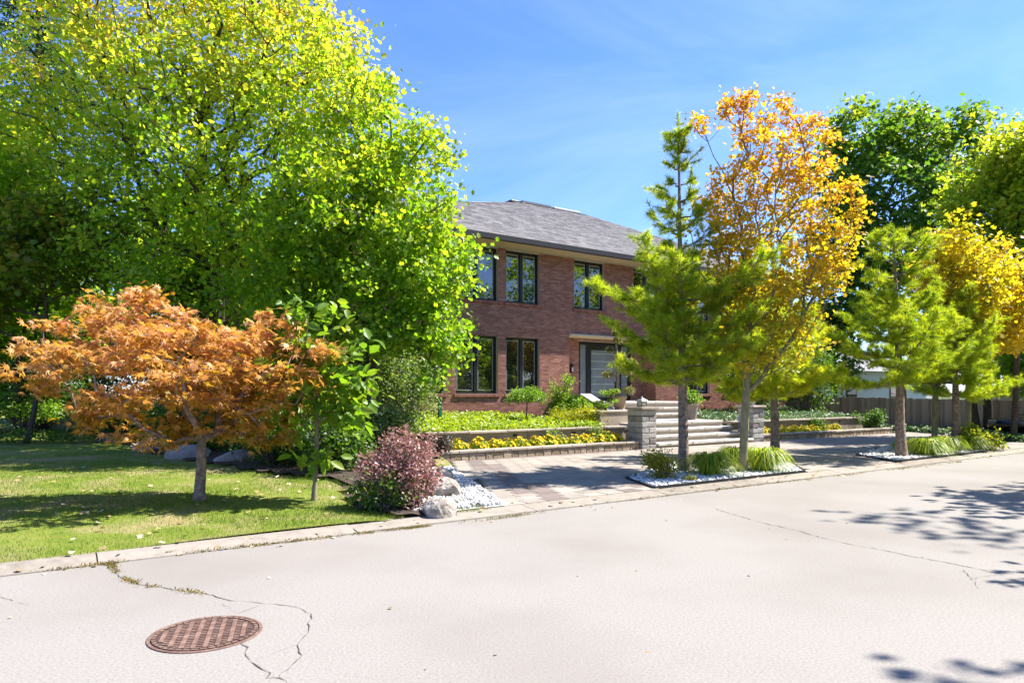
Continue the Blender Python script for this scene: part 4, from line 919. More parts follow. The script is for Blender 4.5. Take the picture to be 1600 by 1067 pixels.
# dark conifer towering behind at the far upper left
def spruce(name, label, base, height, rad, seed, leaf, n=26000, group=None):
    rng = np.random.default_rng(seed); root = thing(name, label, 'conifer', base, group); tr_ = wob_trunk(height, (0, 0), 12, .01, seed); ch = [(tr_, np.linspace(.22, .02, 12))]; P, Dv = [], []
    for z in np.arange(0.8, height - .2, 0.34):
        R_ = rad * (1 - z / height) ** 0.8 + .15
        for k in range(8):
            a = rng.random() * 6.283; L = R_ * rng.uniform(.7, 1.1); t = np.linspace(0, 1, 6); p = np.stack([math.cos(a) * L * t, math.sin(a) * L * t, z + L * (.12 * t - .38 * t ** 2 + .12 * t ** 3)], 1); ch.append((p, np.linspace(.03, .005, 6)))
            for q in range(int(10 * L) + 3):
                w = rng.random() ** .6; P.append([np.interp(w, t, p[:, i]) for i in range(3)]); Dv.append((math.cos(a + rng.normal() * .6), math.sin(a + rng.normal() * .6), -.3))
    obj('trunk', tube_mesh('trunk', ch, 6), M['bark_dark'], root); P = np.array(P); Dv = np.array(Dv); i = rng.integers(0, len(P), n); pos = P[i] + rng.normal(size=(n, 3)) * .09
    leaf_obj('needles', [leaf_arrays(pos, rng.normal(size=(n, 3)) + (0, 0, .6), Dv[i] + rng.normal(size=(n, 3)) * .5, rng.uniform(.09, .2, n), T_SMALL, .6 * rng.random(n) + .2 * rng.random(len(P))[i], .5)], leaf, root); return root
spruce('spruce_tree', 'tall dark spruce behind the maples in the upper left corner', (-14.2, 20.5, lawn_z(24)), 18, 4.4, 41, M['dark_leaf'], n=52000)

# background trees, far left, behind the house and down the street
def green_tree(label, base, h, rad, seed, leaf, n_leaf, tall=1.0, bark='bark_dark', size=.19, group='background trees', tr_r=.2, tintf=None, name='broadleaf_tree'):
    b = np.array(base); rng = np.random.default_rng(seed); L = []
    for k in range(9):
        a = rng.random() * 6.283; zz = h * rng.uniform(.38, .86); rr = rad * rng.uniform(.2, .62) * (1.1 - .4 * abs(zz / h - .55)); s = rad * rng.uniform(.36, .55)
        L.append((b + (math.cos(a) * rr, math.sin(a) * rr, zz), (s, s, s * .8 * tall)))
    L.append((b + (0, 0, h * .86), (rad * .5, rad * .5, h * .13)))
    return broadleaf(name, label, 'tree', base, wob_trunk(h * .5, (0, 0), 8, .05, seed), L, int(n_leaf / 55), n_leaf, size, T_MAPLE, leaf, M[bark], tr_r, seed, sigma=.34, group=group, tintf=tintf, r_tip=.009)
bgt = green_tree('bushy green tree at the far left behind the slender trees', (-19.5, 24.5, .4), 9.5, 4.2, 51, M['maple_leaf'], 15000, size=.22, tintf=lambda p: 0 * p[:, 2] - .1)
copy_tree(bgt, (-12.2, 27.5, .4), 1.2, 1.05, 'rounded green tree behind the left corner of the house')
copy_tree(bgt, (-26, 30, .4), 2.2, 1.2, 'distant green tree glimpsed through gaps at the left')

# dark green tree over the house's right end, and the yellow green one at the right edge
BR = (22.0, 38.0, -0.05)
lobes = [lob(1345, 215, 38, 55, 50, 2.2), lob(1420, 215, 38, 70, 50, 2.6), lob(1490, 225, 38, 55, 50, 2.4), lob(1330, 290, 37.5, 55, 70, 2.2), lob(1400, 300, 36.5, 80, 70, 2.6), lob(1480, 310, 38, 60, 80, 2.6), lob(1310, 380, 37.5, 40, 60, 1.8), lob(1370, 400, 37, 60, 55, 2.2), lob(1440, 400, 38, 60, 60, 2.4), lob(1310, 470, 37.5, 36, 50, 1.6), lob(1350, 500, 37, 40, 60, 1.8)]
broadleaf('shade_tree', 'big dark green shade tree rising behind the fence', 'tree', BR, wob_trunk(8.5, (-.8, 0), 9, .07, 60), lobes, 420, 21000, .26, T_MAPLE, leafmat('shade_leaf', [(0, (0.035, 0.095, 0.016)), (0.5, (0.07, 0.15, 0.018)), (0.85, (0.16, 0.23, 0.02)), (1, (0.28, 0.29, 0.03))], trans=.45), M['bark_dark'], .32, 61, sigma=.42, r_tip=.012, tintf=lambda p: .22 * np.clip((p[:, 2] - 10) / 6, -.6, 1))
BR2 = gp(1545, 684)
lobes = [lob(1555, 270, 23.6, 62, 60, 1.4), lob(1590, 250, 23, 70, 55, 1.6), lob(1540, 350, 23.6, 55, 55, 1.3), lob(1600, 350, 23, 80, 70, 1.7), lob(1570, 420, 23.8, 50, 40, 1.2), lob(1640, 270, 23.5, 60, 60, 1.4), lob(1500, 320, 23.8, 30, 40, .8)]
tw = broadleaf('street_tree', 'twin trunked yellow green tree by the fence at right', 'tree', BR2, wob_trunk(4.2, (.25, .1), 9, .04, 62), lobes, 300, 15000, .15, T_MAPLE, leafmat('lime_maple_leaf', [(0, (0.085, 0.165, 0.014)), (0.5, (0.18, 0.26, 0.02)), (0.85, (0.32, 0.34, 0.03)), (1, (0.48, 0.32, 0.06))]), M['bark_dark'], .19, 63, sigma=.28, r_tip=.008, tintf=lambda p: .22 * np.clip((p[:, 2] - 6) / 4, -.5, 1))
p2 = wob_trunk(4.0, (-.45, .1), 9, .03, 64); p2[:, 0] -= .42; obj('second_trunk', tube_mesh('second_trunk', [(p2, np.linspace(.2, .12, 9))], 8), M['bark_dark'], tw)
BR3 = gp(1583, 692)
lobes = [lob(1600, 575, 22.3, 40, 28, .9), lob(1625, 520, 22.5, 50, 36, 1.0), lob(1580, 600, 21.6, 28, 16, .5), lob(1650, 440, 23, 50, 50, 1.2)]
broadleaf('street_tree', 'single dark trunk with low green leaves beside the black car', 'tree', BR3, wob_trunk(3.9, (.4, .1), 8, .02, 66), lobes, 130, 5000, .15, T_MAPLE, M['maple_leaf'], M['bark_dark'], .19, 67, sigma=.25, tintf=lambda p: 0 * p[:, 2] - .12)

# --- island trees: white pines and gold maples
def prof1(f): return 1.55 * (1 - f) ** 0.75 * (0.62 + .38 * min(1, f * 5))
G1 = 'pines in the driveway islands'
pine('pine_tree', 'tallest feathery pine, leftmost in the near driveway island', gp(1068, 742) + Vector((0, 0, .05)), 6.65, 1.72, lambda f: (1.2 + 1.3 * f) if f < .34 else (.95 * (1 - f) ** .9 + .10), 71, lean=(-.10, 0), group=G1, trunk_r=.105, dens=1.75, whorl=.30, topf=.34, topd=.45)
pine('pine_tree', 'short wide yellow green pine at the back of the near island', gp(1211, 716) + Vector((0, 0, .05)), 5.0, 1.45, lambda f: 1.62 * (1 - f) ** 0.5 + .1, 72, group=G1, dens=1.7, trunk_r=.11, tb=.18)
pine('pine_tree', 'dense bright green pine, leftmost in the far driveway island', gp(1409, 717) + Vector((0, 0, .05)), 5.25, 1.75, lambda f: 1.45 * (1 - f) ** 0.6 + .1, 73, group=G1, dens=1.5, trunk_r=.12, lean=(-.12, 0))
pine('pine_tree', 'lower bushy pine, rightmost in the far driveway island', gp(1493, 705) + Vector((0, 0, .05)), 4.1, 1.45, lambda f: 1.35 * (1 - f) ** 0.5 + .1, 74, group=G1, dens=1.7, trunk_r=.12)
G2 = 'gold maples in the driveway islands'
Bm = gp(1160, 743) + Vector((0, 0, .05)); Ym = Bm.y
lobes = [lob(1195, 250, Ym, 60, 60, .7), lob(1250, 300, Ym, 60, 55, .75), lob(1150, 310, Ym, 50, 70, .65), lob(1215, 370, Ym, 85, 65, .95), lob(1300, 350, Ym, 46, 60, .6), lob(1300, 420, Ym, 40, 40, .6), lob(1110, 350, Ym, 36, 60, .5), lob(1230, 500, Ym, 60, 24, .6), lob(1140, 400, Ym, 52, 55, .7), lob(1270, 420, Ym, 55, 45, .7), lob(1185, 205, Ym, 50, 34, .45), lob(1260, 225, Ym, 45, 30, .45), lob(1150, 180, Ym, 30, 18, .3), lob(1215, 460, Ym, 60, 30, .8), lob(1060, 470, Ym + .4, 40, 20, .4), lob(1025, 495, Ym + .4, 22, 12, .25), lob(1165, 455, Ym, 70, 30, .7), lob(1150, 520, Ym - .2, 60, 34, .6), lob(1190, 555, Ym - .2, 50, 30, .5), lob(1235, 545, Ym, 50, 28, .6)] + [lob(x, y, Ym + d, 13, 13, .16) for x, y, d in ((1138, 158, .1), (1170, 155, -.2), (1222, 165, .2), (1270, 188, 0), (1098, 195, .1), (1120, 178, 0), (1296, 215, .2), (1325, 290, 0), (1335, 325, -.2), (1322, 355, .2), (1300, 265, -.3), (1205, 160, .2), (1160, 215, 0), (1240, 190, 0))]
broadleaf('gold_maple', 'tall orange gold maple, tallest tree of the near driveway island', 'tree', Bm, wob_trunk(3.0, (.12, 0), 9, .006, 75), lobes, 560, 13000, .074, T_MAPLE, M['gold_leaf'], M['bark_smooth'], .085, 76, wexp=.5, sigma=.095, group=G2, tintf=lambda p: .28 * np.clip((p[:, 2] - 3.9) / 2.2, -1.3, 1), up=.6, r_tip=.0042, path_pen=.45, rise=.75, arch=-.03, droop=.6, power=.46, shell=.85)
Bm = gp(1459, 703) + Vector((0, 0, .05)); Ym = Bm.y
lobes = [lob(1500, 360, Ym, 22, 30, .35), lob(1490, 400, Ym, 48, 40, .7), lob(1460, 430, Ym, 36, 40, .6), lob(1500, 470, Ym, 60, 50, .9), lob(1540, 430, Ym, 34, 36, .6), lob(1470, 510, Ym, 45, 40, .7)]
broadleaf('gold_maple', 'yellow maple with pale olive trunk between the two far island pines', 'tree', Bm, wob_trunk(2.4, (.06, 0), 8, .006, 77), lobes, 230, 6000, .115, T_MAPLE, M['yellow_leaf'], M['bark_smooth'], .10, 78, sigma=.16, group=G2, r_tip=.005, path_pen=.4, rise=.5, arch=-.02)
Bm = gp(1512, 699) + Vector((0, 0, .05)); Ym = Bm.y
lobes = [lob(1560, 400, Ym, 20, 36, .35), lob(1570, 470, Ym, 50, 45, .8), lob(1600, 440, Ym, 40, 36, .7), lob(1545, 520, Ym, 50, 36, .8), lob(1600, 510, Ym, 50, 40, .9), lob(1530, 470, Ym, 40, 30, .7)]
broadleaf('gold_maple', 'amber maple, rightmost smooth trunk of the far driveway island', 'tree', Bm, wob_trunk(2.4, (.06, 0), 8, .006, 79), lobes, 220, 5200, .118, T_MAPLE, M['yellow_leaf'], M['bark_smooth'], .11, 80, sigma=.17, group=G2, r_tip=.005, path_pen=.4, rise=.5, arch=-.02, tintf=lambda p: 0 * p[:, 2] + .12)

# trees across the street: seen in the window glass, and one throws the shade on the road at right
ac = green_tree('large street tree across the road casting shade on the asphalt', W(19.5, -2.6, -.05), 12.5, 6.0, 81, M['maple_leaf'], 13000, size=.21, group='trees across the street', tr_r=.26)
for k, (u, v, s, l) in enumerate(((11.2, -3.1, .72, 'smaller street tree across the road nearest the camera'), (32, -4.6, 1.0, 'second tree along the far side of the street'), (42, -3.6, 1.1, 'third tree along the far side of the street'), (53, -4.2, 1.05, 'fourth tree along the far side of the street'), (38, -12, 1.15, 'tree set back behind the far side row'), (27, -11, 1.1, 'tree in the garden across the street'), (64, 1, 1.1, 'tree at the far end of the street'))):
    copy_tree(ac, W(u, v, -.05), 1.1 * k + .6, s, l)

for k, (u, v, l) in enumerate(((30, -9.5, 'unseen low tree added to fill window reflections, nearest'), (40, -8.5, 'unseen low tree added to fill window reflections, second'), (50, -9.5, 'unseen low tree added to fill window reflections, third'), (61, -6, 'unseen low tree added to fill window reflections, last'), (22, -9.5, 'unseen low tree added to fill window reflections, opposite the driveway'))):
    copy_tree(ac, W(u, v, -.9), 2.1 * k + .3, (1.0, 1.0, .5), l)  # squashed, sunken copies added to keep the bright horizon out of window reflections
dk = green_tree('dark leafy tree just behind the fence, left of the twin trunks', (21.8, 33.5, -.05), 7.5, 3.0, 85, M['dark_leaf'], 8000, size=.21, group='trees behind the fence')
copy_tree(dk, (25.6, 31.5, -.05), 1.4, .95, 'dark leafy tree behind the fence, right of the twin trunks')
copy_tree(dk, (17.2, 36.5, -.05), 2.6, .9, 'dark leafy tree between the house end and the fence')

# ================================================================== SHRUBS AND PLANTS
# sapling with large leaves
B = gp(490, 780, lawn_z); Y = B.y
lobes = [lob(500, 500, Y, 40, 32, .4), lob(470, 560, Y, 55, 40, .5), lob(540, 560, Y - .1, 45, 40, .45), lob(500, 620, Y - .1, 60, 45, .55), lob(545, 650, Y - .1, 36, 40, .4), lob(460, 640, Y, 26, 36, .35), lob(490, 715, Y, 24, 14, .22), lob(455, 490, Y, 14, 12, .15), lob(560, 600, Y, 26, 30, .3)]
broadleaf('sapling', 'young sapling with big bright green leaves beside the orange maple', 'tree', B, wob_trunk(2.0, (.03, .02), 9, .012, 90), lobes, 85, 900, .175, T_OVATE, M['sapling_leaf'], M['bark_smooth'], .034, 91, sigma=.10, r_tip=.0045, up=.7, droop=.5, path_pen=.3, rise=.4, seg=.2)
# purple barberry, hosta, boulders
B = gp(622, 800, lawn_z); Y = B.y + .35; B = Vector((pt(622, 800, Y).x, Y, B.z))
lobes = [lob(632, 702, Y, 44, 26, .36), lob(610, 735, Y - .05, 44, 28, .42), lob(650, 735, Y - .05, 32, 32, .40), lob(638, 768, Y - .1, 38, 22, .34), lob(580, 722, Y, 20, 12, .22)]
shrub('barberry_shrub', 'rounded dusty purple barberry shrub beside the white boulders', 'shrub', B, lobes, 190, 6500, .042, T_SMALL, M['purple_leaf'], 92, sigma=.062, bark=M['bark_grey'], width=1.3)
shrub('green_underplant', 'dark green foliage under the purple barberry shrub', 'shrub', B + Vector((-.12, -.22, 0)), [(B + Vector((-.12, -.2, .22)), (.42, .3, .2))], 40, 1300, .06, T_OVATE, M['dark_leaf'], 93, sigma=.08)
H = gp(578, 792, lawn_z) + Vector((0, .25, 0))
hos = thing('hosta', 'hosta clump with broad pale edged leaves left of the barberry', 'plant', H); rg = np.random.default_rng(94); n = 34
a = rg.random(n) * 6.283; rr = rg.uniform(.05, .22, n); pos = np.stack([np.cos(a) * rr, np.sin(a) * rr, rg.uniform(.08, .30, n)], 1); N_ = np.stack([np.cos(a) * .6, np.sin(a) * .6, np.full(n, .8)], 1); D = np.stack([np.cos(a), np.sin(a), np.full(n, -.35)], 1)
leaf_obj('leaves', [leaf_arrays(pos, N_, D, rg.uniform(.16, .26, n), T_OVATE, rg.random(n) * .8, 1.2)], M['fresh_leaf'], hos)
obj('stalks', tube_mesh('stalks', [(np.array([[0, 0, -.02], p * .6, p]), np.array([.008, .006, .005])) for p in pos], 5), M['sapling_leaf'], hos)
obj('flower_stalks', tube_mesh('flower_stalks', [(np.array([[0, 0, 0], [-.1, .0, .3], [-.3, .0, .38], [-.52, 0, .30]]), np.array([.007, .006, .005, .004])), (np.array([[0, 0, 0], [-.05, .1, .45], [-.1, .2, .62], [-.25, .3, .70]]), np.array([.007, .006, .005, .004]))], 5), M['weed'], hos)
g = gp(684, 808, lawn_z); rock('boulder', 'rounded pale boulder at the kerb end of the gravel strip', g + Vector((0, .22, -.10)), (.46, .38, .36), 3, M['boulder'], .3)
g = gp(690, 775, lawn_z); rock('boulder', 'flat white boulder behind the rounded kerb boulder', g + Vector((-.02, .2, -.1)), (.50, .62, .40), 5, M['boulder'], .5)
g = gp(686, 752, lawn_z); rock('boulder', 'angular white boulder nearest the purple shrub and flower wall', g + Vector((-.02, .3, -.12)), (.40, .70, .38), 8, M['boulder'], .4)
g = gp(55, 672, lawn_z); rock('boulder', 'long flat grey boulder at the left edge of the lawn', g + Vector((0, .6, -.15)), (2.5, 1.1, .74), 12, M['boulder_grey'], .06)
for (x, y, w, h, s, l) in ((285, 718, .9, .46, 13, 'grey boulder behind the orange maple, left of its trunk'), (222, 706, .8, .4, 14, 'small grey boulder deep under the orange maple'), (355, 724, 1.0, .42, 15, 'flat grey boulder just right of the orange maple trunk'), (165, 690, .9, .4, 16, 'grey boulder between the long boulder and the maple')):
    g = gp(x, y, lawn_z); rock('boulder', l, g + Vector((0, .3, -.12)), (w, .6, h), s, M['boulder_grey'], .5 * s)
# dark yews and undergrowth between the lawn and the house
def bush(name, label, px, py, Y, rx, ry, rd, leaf, n, size, seed, tmpl=T_SMALL, z0=None, sigma=.14, stems=60, tint0=0., cat='shrub', group=None, width=1.2):
    c = pt(px, py, Y); s = F / Y; zb = lawn_z(UV(c)[1]) if z0 is None else z0; base = Vector((c.x, c.y, zb)); r = np.random.default_rng(seed); L = [(c, (rx / s * .72, rd * .72, ry / s * .78))]
    for k in range(6):
        a = r.random() * 6.283; e = r.uniform(-.4, .8); L.append((c + Vector((math.cos(a) * rx / s * .55, math.sin(a) * rd * .5, e * ry / s * .7)), (rx / s * .42, rd * .42, ry / s * .36)))
    return shrub(name, label, cat, base, L, stems * 2, n, size, tmpl, leaf, seed, sigma=sigma, tint0=tint0, group=group, width=width, bark=M['bark_dark'])
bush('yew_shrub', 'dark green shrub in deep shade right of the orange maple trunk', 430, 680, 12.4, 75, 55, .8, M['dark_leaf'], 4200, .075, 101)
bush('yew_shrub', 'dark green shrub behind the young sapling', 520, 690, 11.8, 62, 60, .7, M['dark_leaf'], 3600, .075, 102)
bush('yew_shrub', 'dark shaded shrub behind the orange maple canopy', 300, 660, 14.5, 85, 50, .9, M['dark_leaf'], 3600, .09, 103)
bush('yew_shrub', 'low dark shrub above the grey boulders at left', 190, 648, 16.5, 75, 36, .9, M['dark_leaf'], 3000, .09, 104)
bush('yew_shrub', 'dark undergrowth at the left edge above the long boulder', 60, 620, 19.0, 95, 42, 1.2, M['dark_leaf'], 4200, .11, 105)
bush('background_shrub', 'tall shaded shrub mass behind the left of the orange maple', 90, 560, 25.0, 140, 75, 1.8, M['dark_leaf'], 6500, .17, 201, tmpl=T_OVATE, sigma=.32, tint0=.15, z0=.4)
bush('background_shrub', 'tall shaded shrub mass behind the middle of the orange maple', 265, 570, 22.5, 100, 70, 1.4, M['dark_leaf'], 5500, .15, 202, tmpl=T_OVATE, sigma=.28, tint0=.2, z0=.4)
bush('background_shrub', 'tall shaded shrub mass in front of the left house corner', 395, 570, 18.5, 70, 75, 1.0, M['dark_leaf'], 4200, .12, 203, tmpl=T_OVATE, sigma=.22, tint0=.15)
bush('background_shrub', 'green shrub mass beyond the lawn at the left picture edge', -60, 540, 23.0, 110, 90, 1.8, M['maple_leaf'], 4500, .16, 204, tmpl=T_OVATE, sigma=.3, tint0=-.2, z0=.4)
bush('leafy_ground_plant', 'low bright green plants above the long grey boulder', 40, 641, 17.6, 70, 10, .5, M['fresh_leaf'], 1500, .08, 106, tmpl=T_OVATE, cat='plant')
bush('variegated_shrub', 'pale speckled green shrub against the brick wall', 625, 610, 15.6, 80, 62, .9, M['pale_leaf'], 7000, .07, 107, tmpl=T_OVATE, sigma=.16, stems=90)
bush('variegated_shrub', 'loose green shrub between sapling and speckled shrub', 560, 570, 15.2, 60, 70, .9, M['pale_leaf'], 5200, .08, 108, tmpl=T_OVATE, sigma=.18, stems=70, tint0=-.12)
bush('variegated_shrub', 'soft green shrub at the foot of the speckled shrub', 600, 665, 13.4, 62, 36, .6, M['pale_leaf'], 3600, .065, 109, tmpl=T_OVATE, tint0=-.1)
bush('variegated_shrub', 'dense leafy hedge shrub filling behind the sapling top', 480, 600, 15.8, 90, 80, 1.0, M['maple_leaf'], 5200, .10, 110, tmpl=T_OVATE, tint0=-.25, sigma=.2)
bush('dark_barberry', 'small dark purple shrub at the left end of the flower bed', 690, 692, 14.95, 20, 17, .28, leafmat('dark_purple_leaf', [(0, (0.04, 0.04, 0.02)), (0.6, (0.09, 0.065, 0.06)), (1, (0.17, 0.12, 0.11))], trans=.2), 1500, .045, 111, z0=.19, sigma=.06)
# upper bed: bright ground cover
def carpet(name, label, P, zf, n, size, leaf, seed, tmpl=T_OVATE, h=.10, cat='ground cover', tint=0.):
    r = np.random.default_rng(seed); xs = [p[0] for p in P]; ys = [p[1] for p in P]; u = r.uniform(min(xs), max(xs), n * 3); v = r.uniform(min(ys), max(ys), n * 3); k = np.array([in_poly(a, b, P) for a, b in zip(u, v)]); u, v = u[k][:n], v[k][:n]; n = len(u)
    bump = .06 * np.sin(u * 3.1 + 1.7 * np.sin(v * 2.3)) * np.sin(v * 3.7 + u); z = np.array([zf((a, b)) for a, b in zip(u, v)]) + h * r.uniform(.1, 1.1, n) + bump
    N_ = r.normal(size=(n, 3)) * .6; N_[:, 2] = .9; D = r.normal(size=(n, 3)); t = .6 * r.random(n) + .25 * (np.sin(u * 2.2) * np.sin(v * 2.9) + 1) / 2 + tint
    o = leaf_obj(name, [leaf_arrays(np.stack([u * CU - v * SU, u * SU + v * CU, z], 1), N_, D, size * r.uniform(.6, 1.2, n), tmpl, t, 1.2)], leaf, None); return tag(o, label, cat, kind='stuff')
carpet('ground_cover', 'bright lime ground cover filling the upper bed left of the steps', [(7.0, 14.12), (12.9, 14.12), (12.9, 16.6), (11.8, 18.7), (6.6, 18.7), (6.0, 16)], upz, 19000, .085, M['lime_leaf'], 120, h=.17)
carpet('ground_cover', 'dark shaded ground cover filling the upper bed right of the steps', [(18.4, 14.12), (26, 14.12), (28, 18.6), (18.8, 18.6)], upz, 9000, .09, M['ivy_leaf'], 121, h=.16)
IVY = [(23.5, 9.6), (24.4, 8.0), (26.9, 7.7), (28.0, 10.5), (29.2, 14.0), (28.0, 14.4), (27.3, 12.5), (26.0, 10.6)]
structure(sheet('verge_soil', IVY + [], 0.06, M['earth'])); carpet('ivy', 'variegated ivy along the foot of the board fence', IVY, lambda p: .06, 8000, .11, M['ivy_leaf'], 122, h=.20)
carpet('shade_plants', 'low dark plants between boulders and house', [(-6, 19.2), (1.3, 18.3), (2.7, 15.9), (3.6, 14.4), (5.0, 12.2), (6.9, 13.4), (5.6, 18.4), (-6, 22)], lambda p: lawn_z(p[1]) + .04, 9000, .08, M['dark_leaf'], 123, h=.22)

ORD = ['first', 'second', 'third', 'fourth', 'fifth', 'sixth', 'seventh', 'eighth', 'ninth', 'tenth', 'eleventh', 'twelfth', 'thirteenth', 'fourteenth']
def marigold(seed, bl=46, leaf=None, rad=.19):
    rg = np.random.default_rng(seed); n = 300; d = nrm(rg.normal(size=(n, 3))); d[:, 2] = np.abs(d[:, 2]); pos = d * rg.uniform(.3, 1, (n, 1)) * np.array([rad, rad, .20])
    fol = np_mesh('foliage', *leaf_arrays(pos, d + rg.normal(size=(n, 3)) * .5, d + rg.normal(size=(n, 3)) * .6, rg.uniform(.04, .075, n), T_SMALL, rg.random(n)))
    d = nrm(rg.normal(size=(bl, 3))); d[:, 2] = np.abs(d[:, 2]) * 1.0 + .05; d = nrm(d); c = d * np.array([rad, rad, .225]) * rg.uniform(.85, 1.12, (bl, 1)); arr = []
    for k in range(7):                               # petals of every blossom
        a = 6.283 * k / 7; side = nrm(np.cross(d, (0.3, .2, 1.0))); oth = np.cross(d, side); dr = side * math.cos(a) + oth * math.sin(a); arr.append(leaf_arrays(c, d + dr * -.5, dr + d * .25, rg.uniform(.032, .046, bl), T_SMALL, rg.random(bl), 1.7))
    off = 0; V, Fx, T = [], [], []
    for v, f, t in arr: V.append(v); Fx.append(f + off); T.append(t); off += len(v)
    return fol, np_mesh('blossoms', np.concatenate(V), np.concatenate(Fx), np.concatenate(T))
kinds = [marigold(130 + k) for k in range(4)]
def mari(label, u, v, s, k, group):
    t = thing('marigold_plant', label, 'flowers', W(u, v, .19), group, RNG.random() * 6); s *= 1.15; t.scale = (s * 1.12, s * 1.12, s); obj('foliage', kinds[k][0], M['lime_leaf'], t); obj('blossoms', kinds[k][1], M['petal'], t)
for k, (u, s) in enumerate(((7.85, 1.0), (8.45, 1.05), (8.85, .95), (9.25, .9), (9.65, .95), (10.05, 1.0), (10.45, 1.1), (10.85, 1.0), (11.25, .95), (11.65, .95), (12.05, 1.1), (12.45, 1.15), (12.8, .95))):
    mari('%s yellow marigold clump from the left in the bed left of the steps' % ORD[k], u, 13.62 + .05 * math.sin(k * 2.1), s, k % 4, 'marigolds left of the steps')
for k, u in enumerate((18.65, 18.95, 19.7, 20.4, 20.9, 21.5, 22.1, 22.8, 23.4)):
    mari('%s yellow marigold clump from the pillar in the bed right of the steps' % ORD[k], u, 13.62, 1.25 if k < 2 else .95, (k + 1) % 4, 'marigolds right of the steps')
def ub(u, v): p = W(u, v, upz((u, v))); return p
def bush_uv(name, label, u, v, z, r, h, leaf, n, size, seed, tmpl=T_OVATE, sigma=.08, cat='shrub', stems=40, tint0=0., width=1.0, group=None):
    b = W(u, v, z); rg = np.random.default_rng(seed); L = [(b + Vector((0, 0, h * .5)), (r * .7, r * .7, h * .42)), (b + Vector((0, 0, h * .25)), (r * .75, r * .75, h * .2))]
    for k in range(6): a = rg.random() * 6.283; L.append((b + Vector((math.cos(a) * r * .55, math.sin(a) * r * .55, h * rg.uniform(.3, .8))), (r * .42, r * .42, h * .2)))
    return shrub(name, label, cat, b, L, stems, n, size, tmpl, leaf, seed, sigma=sigma, tint0=tint0, width=width, group=group)
bush_uv('euphorbia', 'blue green plant among the middle marigolds', 10.75, 13.78, .19, .22, .42, M['pale_leaf'], 500, .07, 140, cat='plant'); bush_uv('euphorbia', 'blue green plant among the marigolds nearest the left pillar', 12.3, 13.8, .19, .22, .46, M['pale_leaf'], 500, .07, 141, cat='plant')
# standard weeping shrub
wb = ub(11.45, 15.9); L = [(wb + Vector((0, 0, .90)), (.50, .50, .12)), (wb + Vector((.28, .1, .80)), (.32, .3, .13)), (wb + Vector((-.36, -.1, .76)), (.30, .3, .13)), (wb + Vector((0, -.3, .80)), (.3, .28, .12)), (wb + Vector((.2, .1, 1.02)), (.25, .25, .08))]
broadleaf('weeping_standard', 'small umbrella shaped weeping shrub on a thin stem in the upper bed', 'shrub', wb, wob_trunk(.80, (.02, 0), 6, .008, 142), L, 110, 2600, .055, T_SMALL, M['fresh_leaf'], M['bark_dark'], .024, 143, sigma=.055, r_tip=.003, rise=-.4, path_pen=.2, up=.3, droop=1.0, seg=.12)
B = ub(12.85, 16.2); bush_uv('false_cypress', 'tall feathery light green shrub left of the entrance', 13.3, 16.7, B.z, .42, 1.65, M['fresh_leaf'], 2600, .07, 144, tmpl=T_SMALL, sigma=.09, stems=60, tint0=.12)
bush_uv('round_bush', 'rounded fresh green bush below the feathery shrub', 13.35, 16.1, B.z, .58, .82, M['fresh_leaf'], 3400, .075, 145, sigma=.09, stems=60)
bush_uv('gold_cypress', 'golden yellow thread leaved shrub nearest the planter', 12.95, 14.95, upz((0, 14.9)), .50, .62, M['gold_thread'], 3800, .085, 146, tmpl=T_SMALL, sigma=.08, stems=60, width=.35)
bush_uv('gold_cypress', 'smaller golden thread leaved shrub beside the ground cover', 12.2, 15.3, upz((0, 15.3)), .45, .45, M['gold_thread'], 2600, .085, 147, tmpl=T_SMALL, sigma=.08, stems=50, width=.35, tint0=-.2)
bush_uv('pale_seedling', 'small pale plant against the sunny brick wall', 9.4, 17.6, upz((0, 17.6)), .28, .52, M['pale_leaf'], 320, .07, 148, cat='plant', tint0=.2)
# cloud pruned evergreen in the pot
tb_ = W(PP[0], PP[1], 1.40); topi = thing('cloud_evergreen', 'clipped evergreen with leafy pads up a bare trunk in the tan pot', 'topiary', tb_); rg = np.random.default_rng(150)
tk = wob_trunk(1.75, (-.06, 0), 9, .012, 151, z0=-.06); ch = [(tk, np.linspace(.075, .03, 9))]; pads = [(-.28, 0, .15, .22), (.30, -.05, .22, .22), (-.36, .1, .72, .17), (.26, .1, .80, .22), (.36, -.1, 1.10, .20), (.02, -.1, 1.28, .20), (-.30, .05, 1.50, .14), (-.06, 0, 1.78, .17), (.08, .15, .95, .2), (-.12, .0, 2.0, .10)]; P_ = []
for (x, y, z, r_) in pads:
    j = np.array([np.interp(min(z, 1.7) - .08, tk[:, 2], tk[:, 0]), np.interp(min(z, 1.7) - .08, tk[:, 2], tk[:, 1]), min(z, 1.7) - .08]); ch.append((np.array([j, (j + (x, y, z)) / 2 + (0, 0, .02), (x, y, z)]), np.array([.022, .018, .01])))
    d = nrm(rg.normal(size=(260, 3))); P_.append(np.array([x, y, z]) + d * rg.uniform(.4, 1, (260, 1)) * np.array([r_, r_, r_ * .6]))
obj('trunk', tube_mesh('trunk', ch, 7), M['bark_grey'], topi); P_ = np.concatenate(P_); n = len(P_); leaf_obj('leaf_pads', [leaf_arrays(P_, rg.normal(size=(n, 3)) + (0, 0, .6), rg.normal(size=(n, 3)), rg.uniform(.05, .09, n), T_SMALL, rg.random(n), 1.1)], M['blue_leaf'], topi)
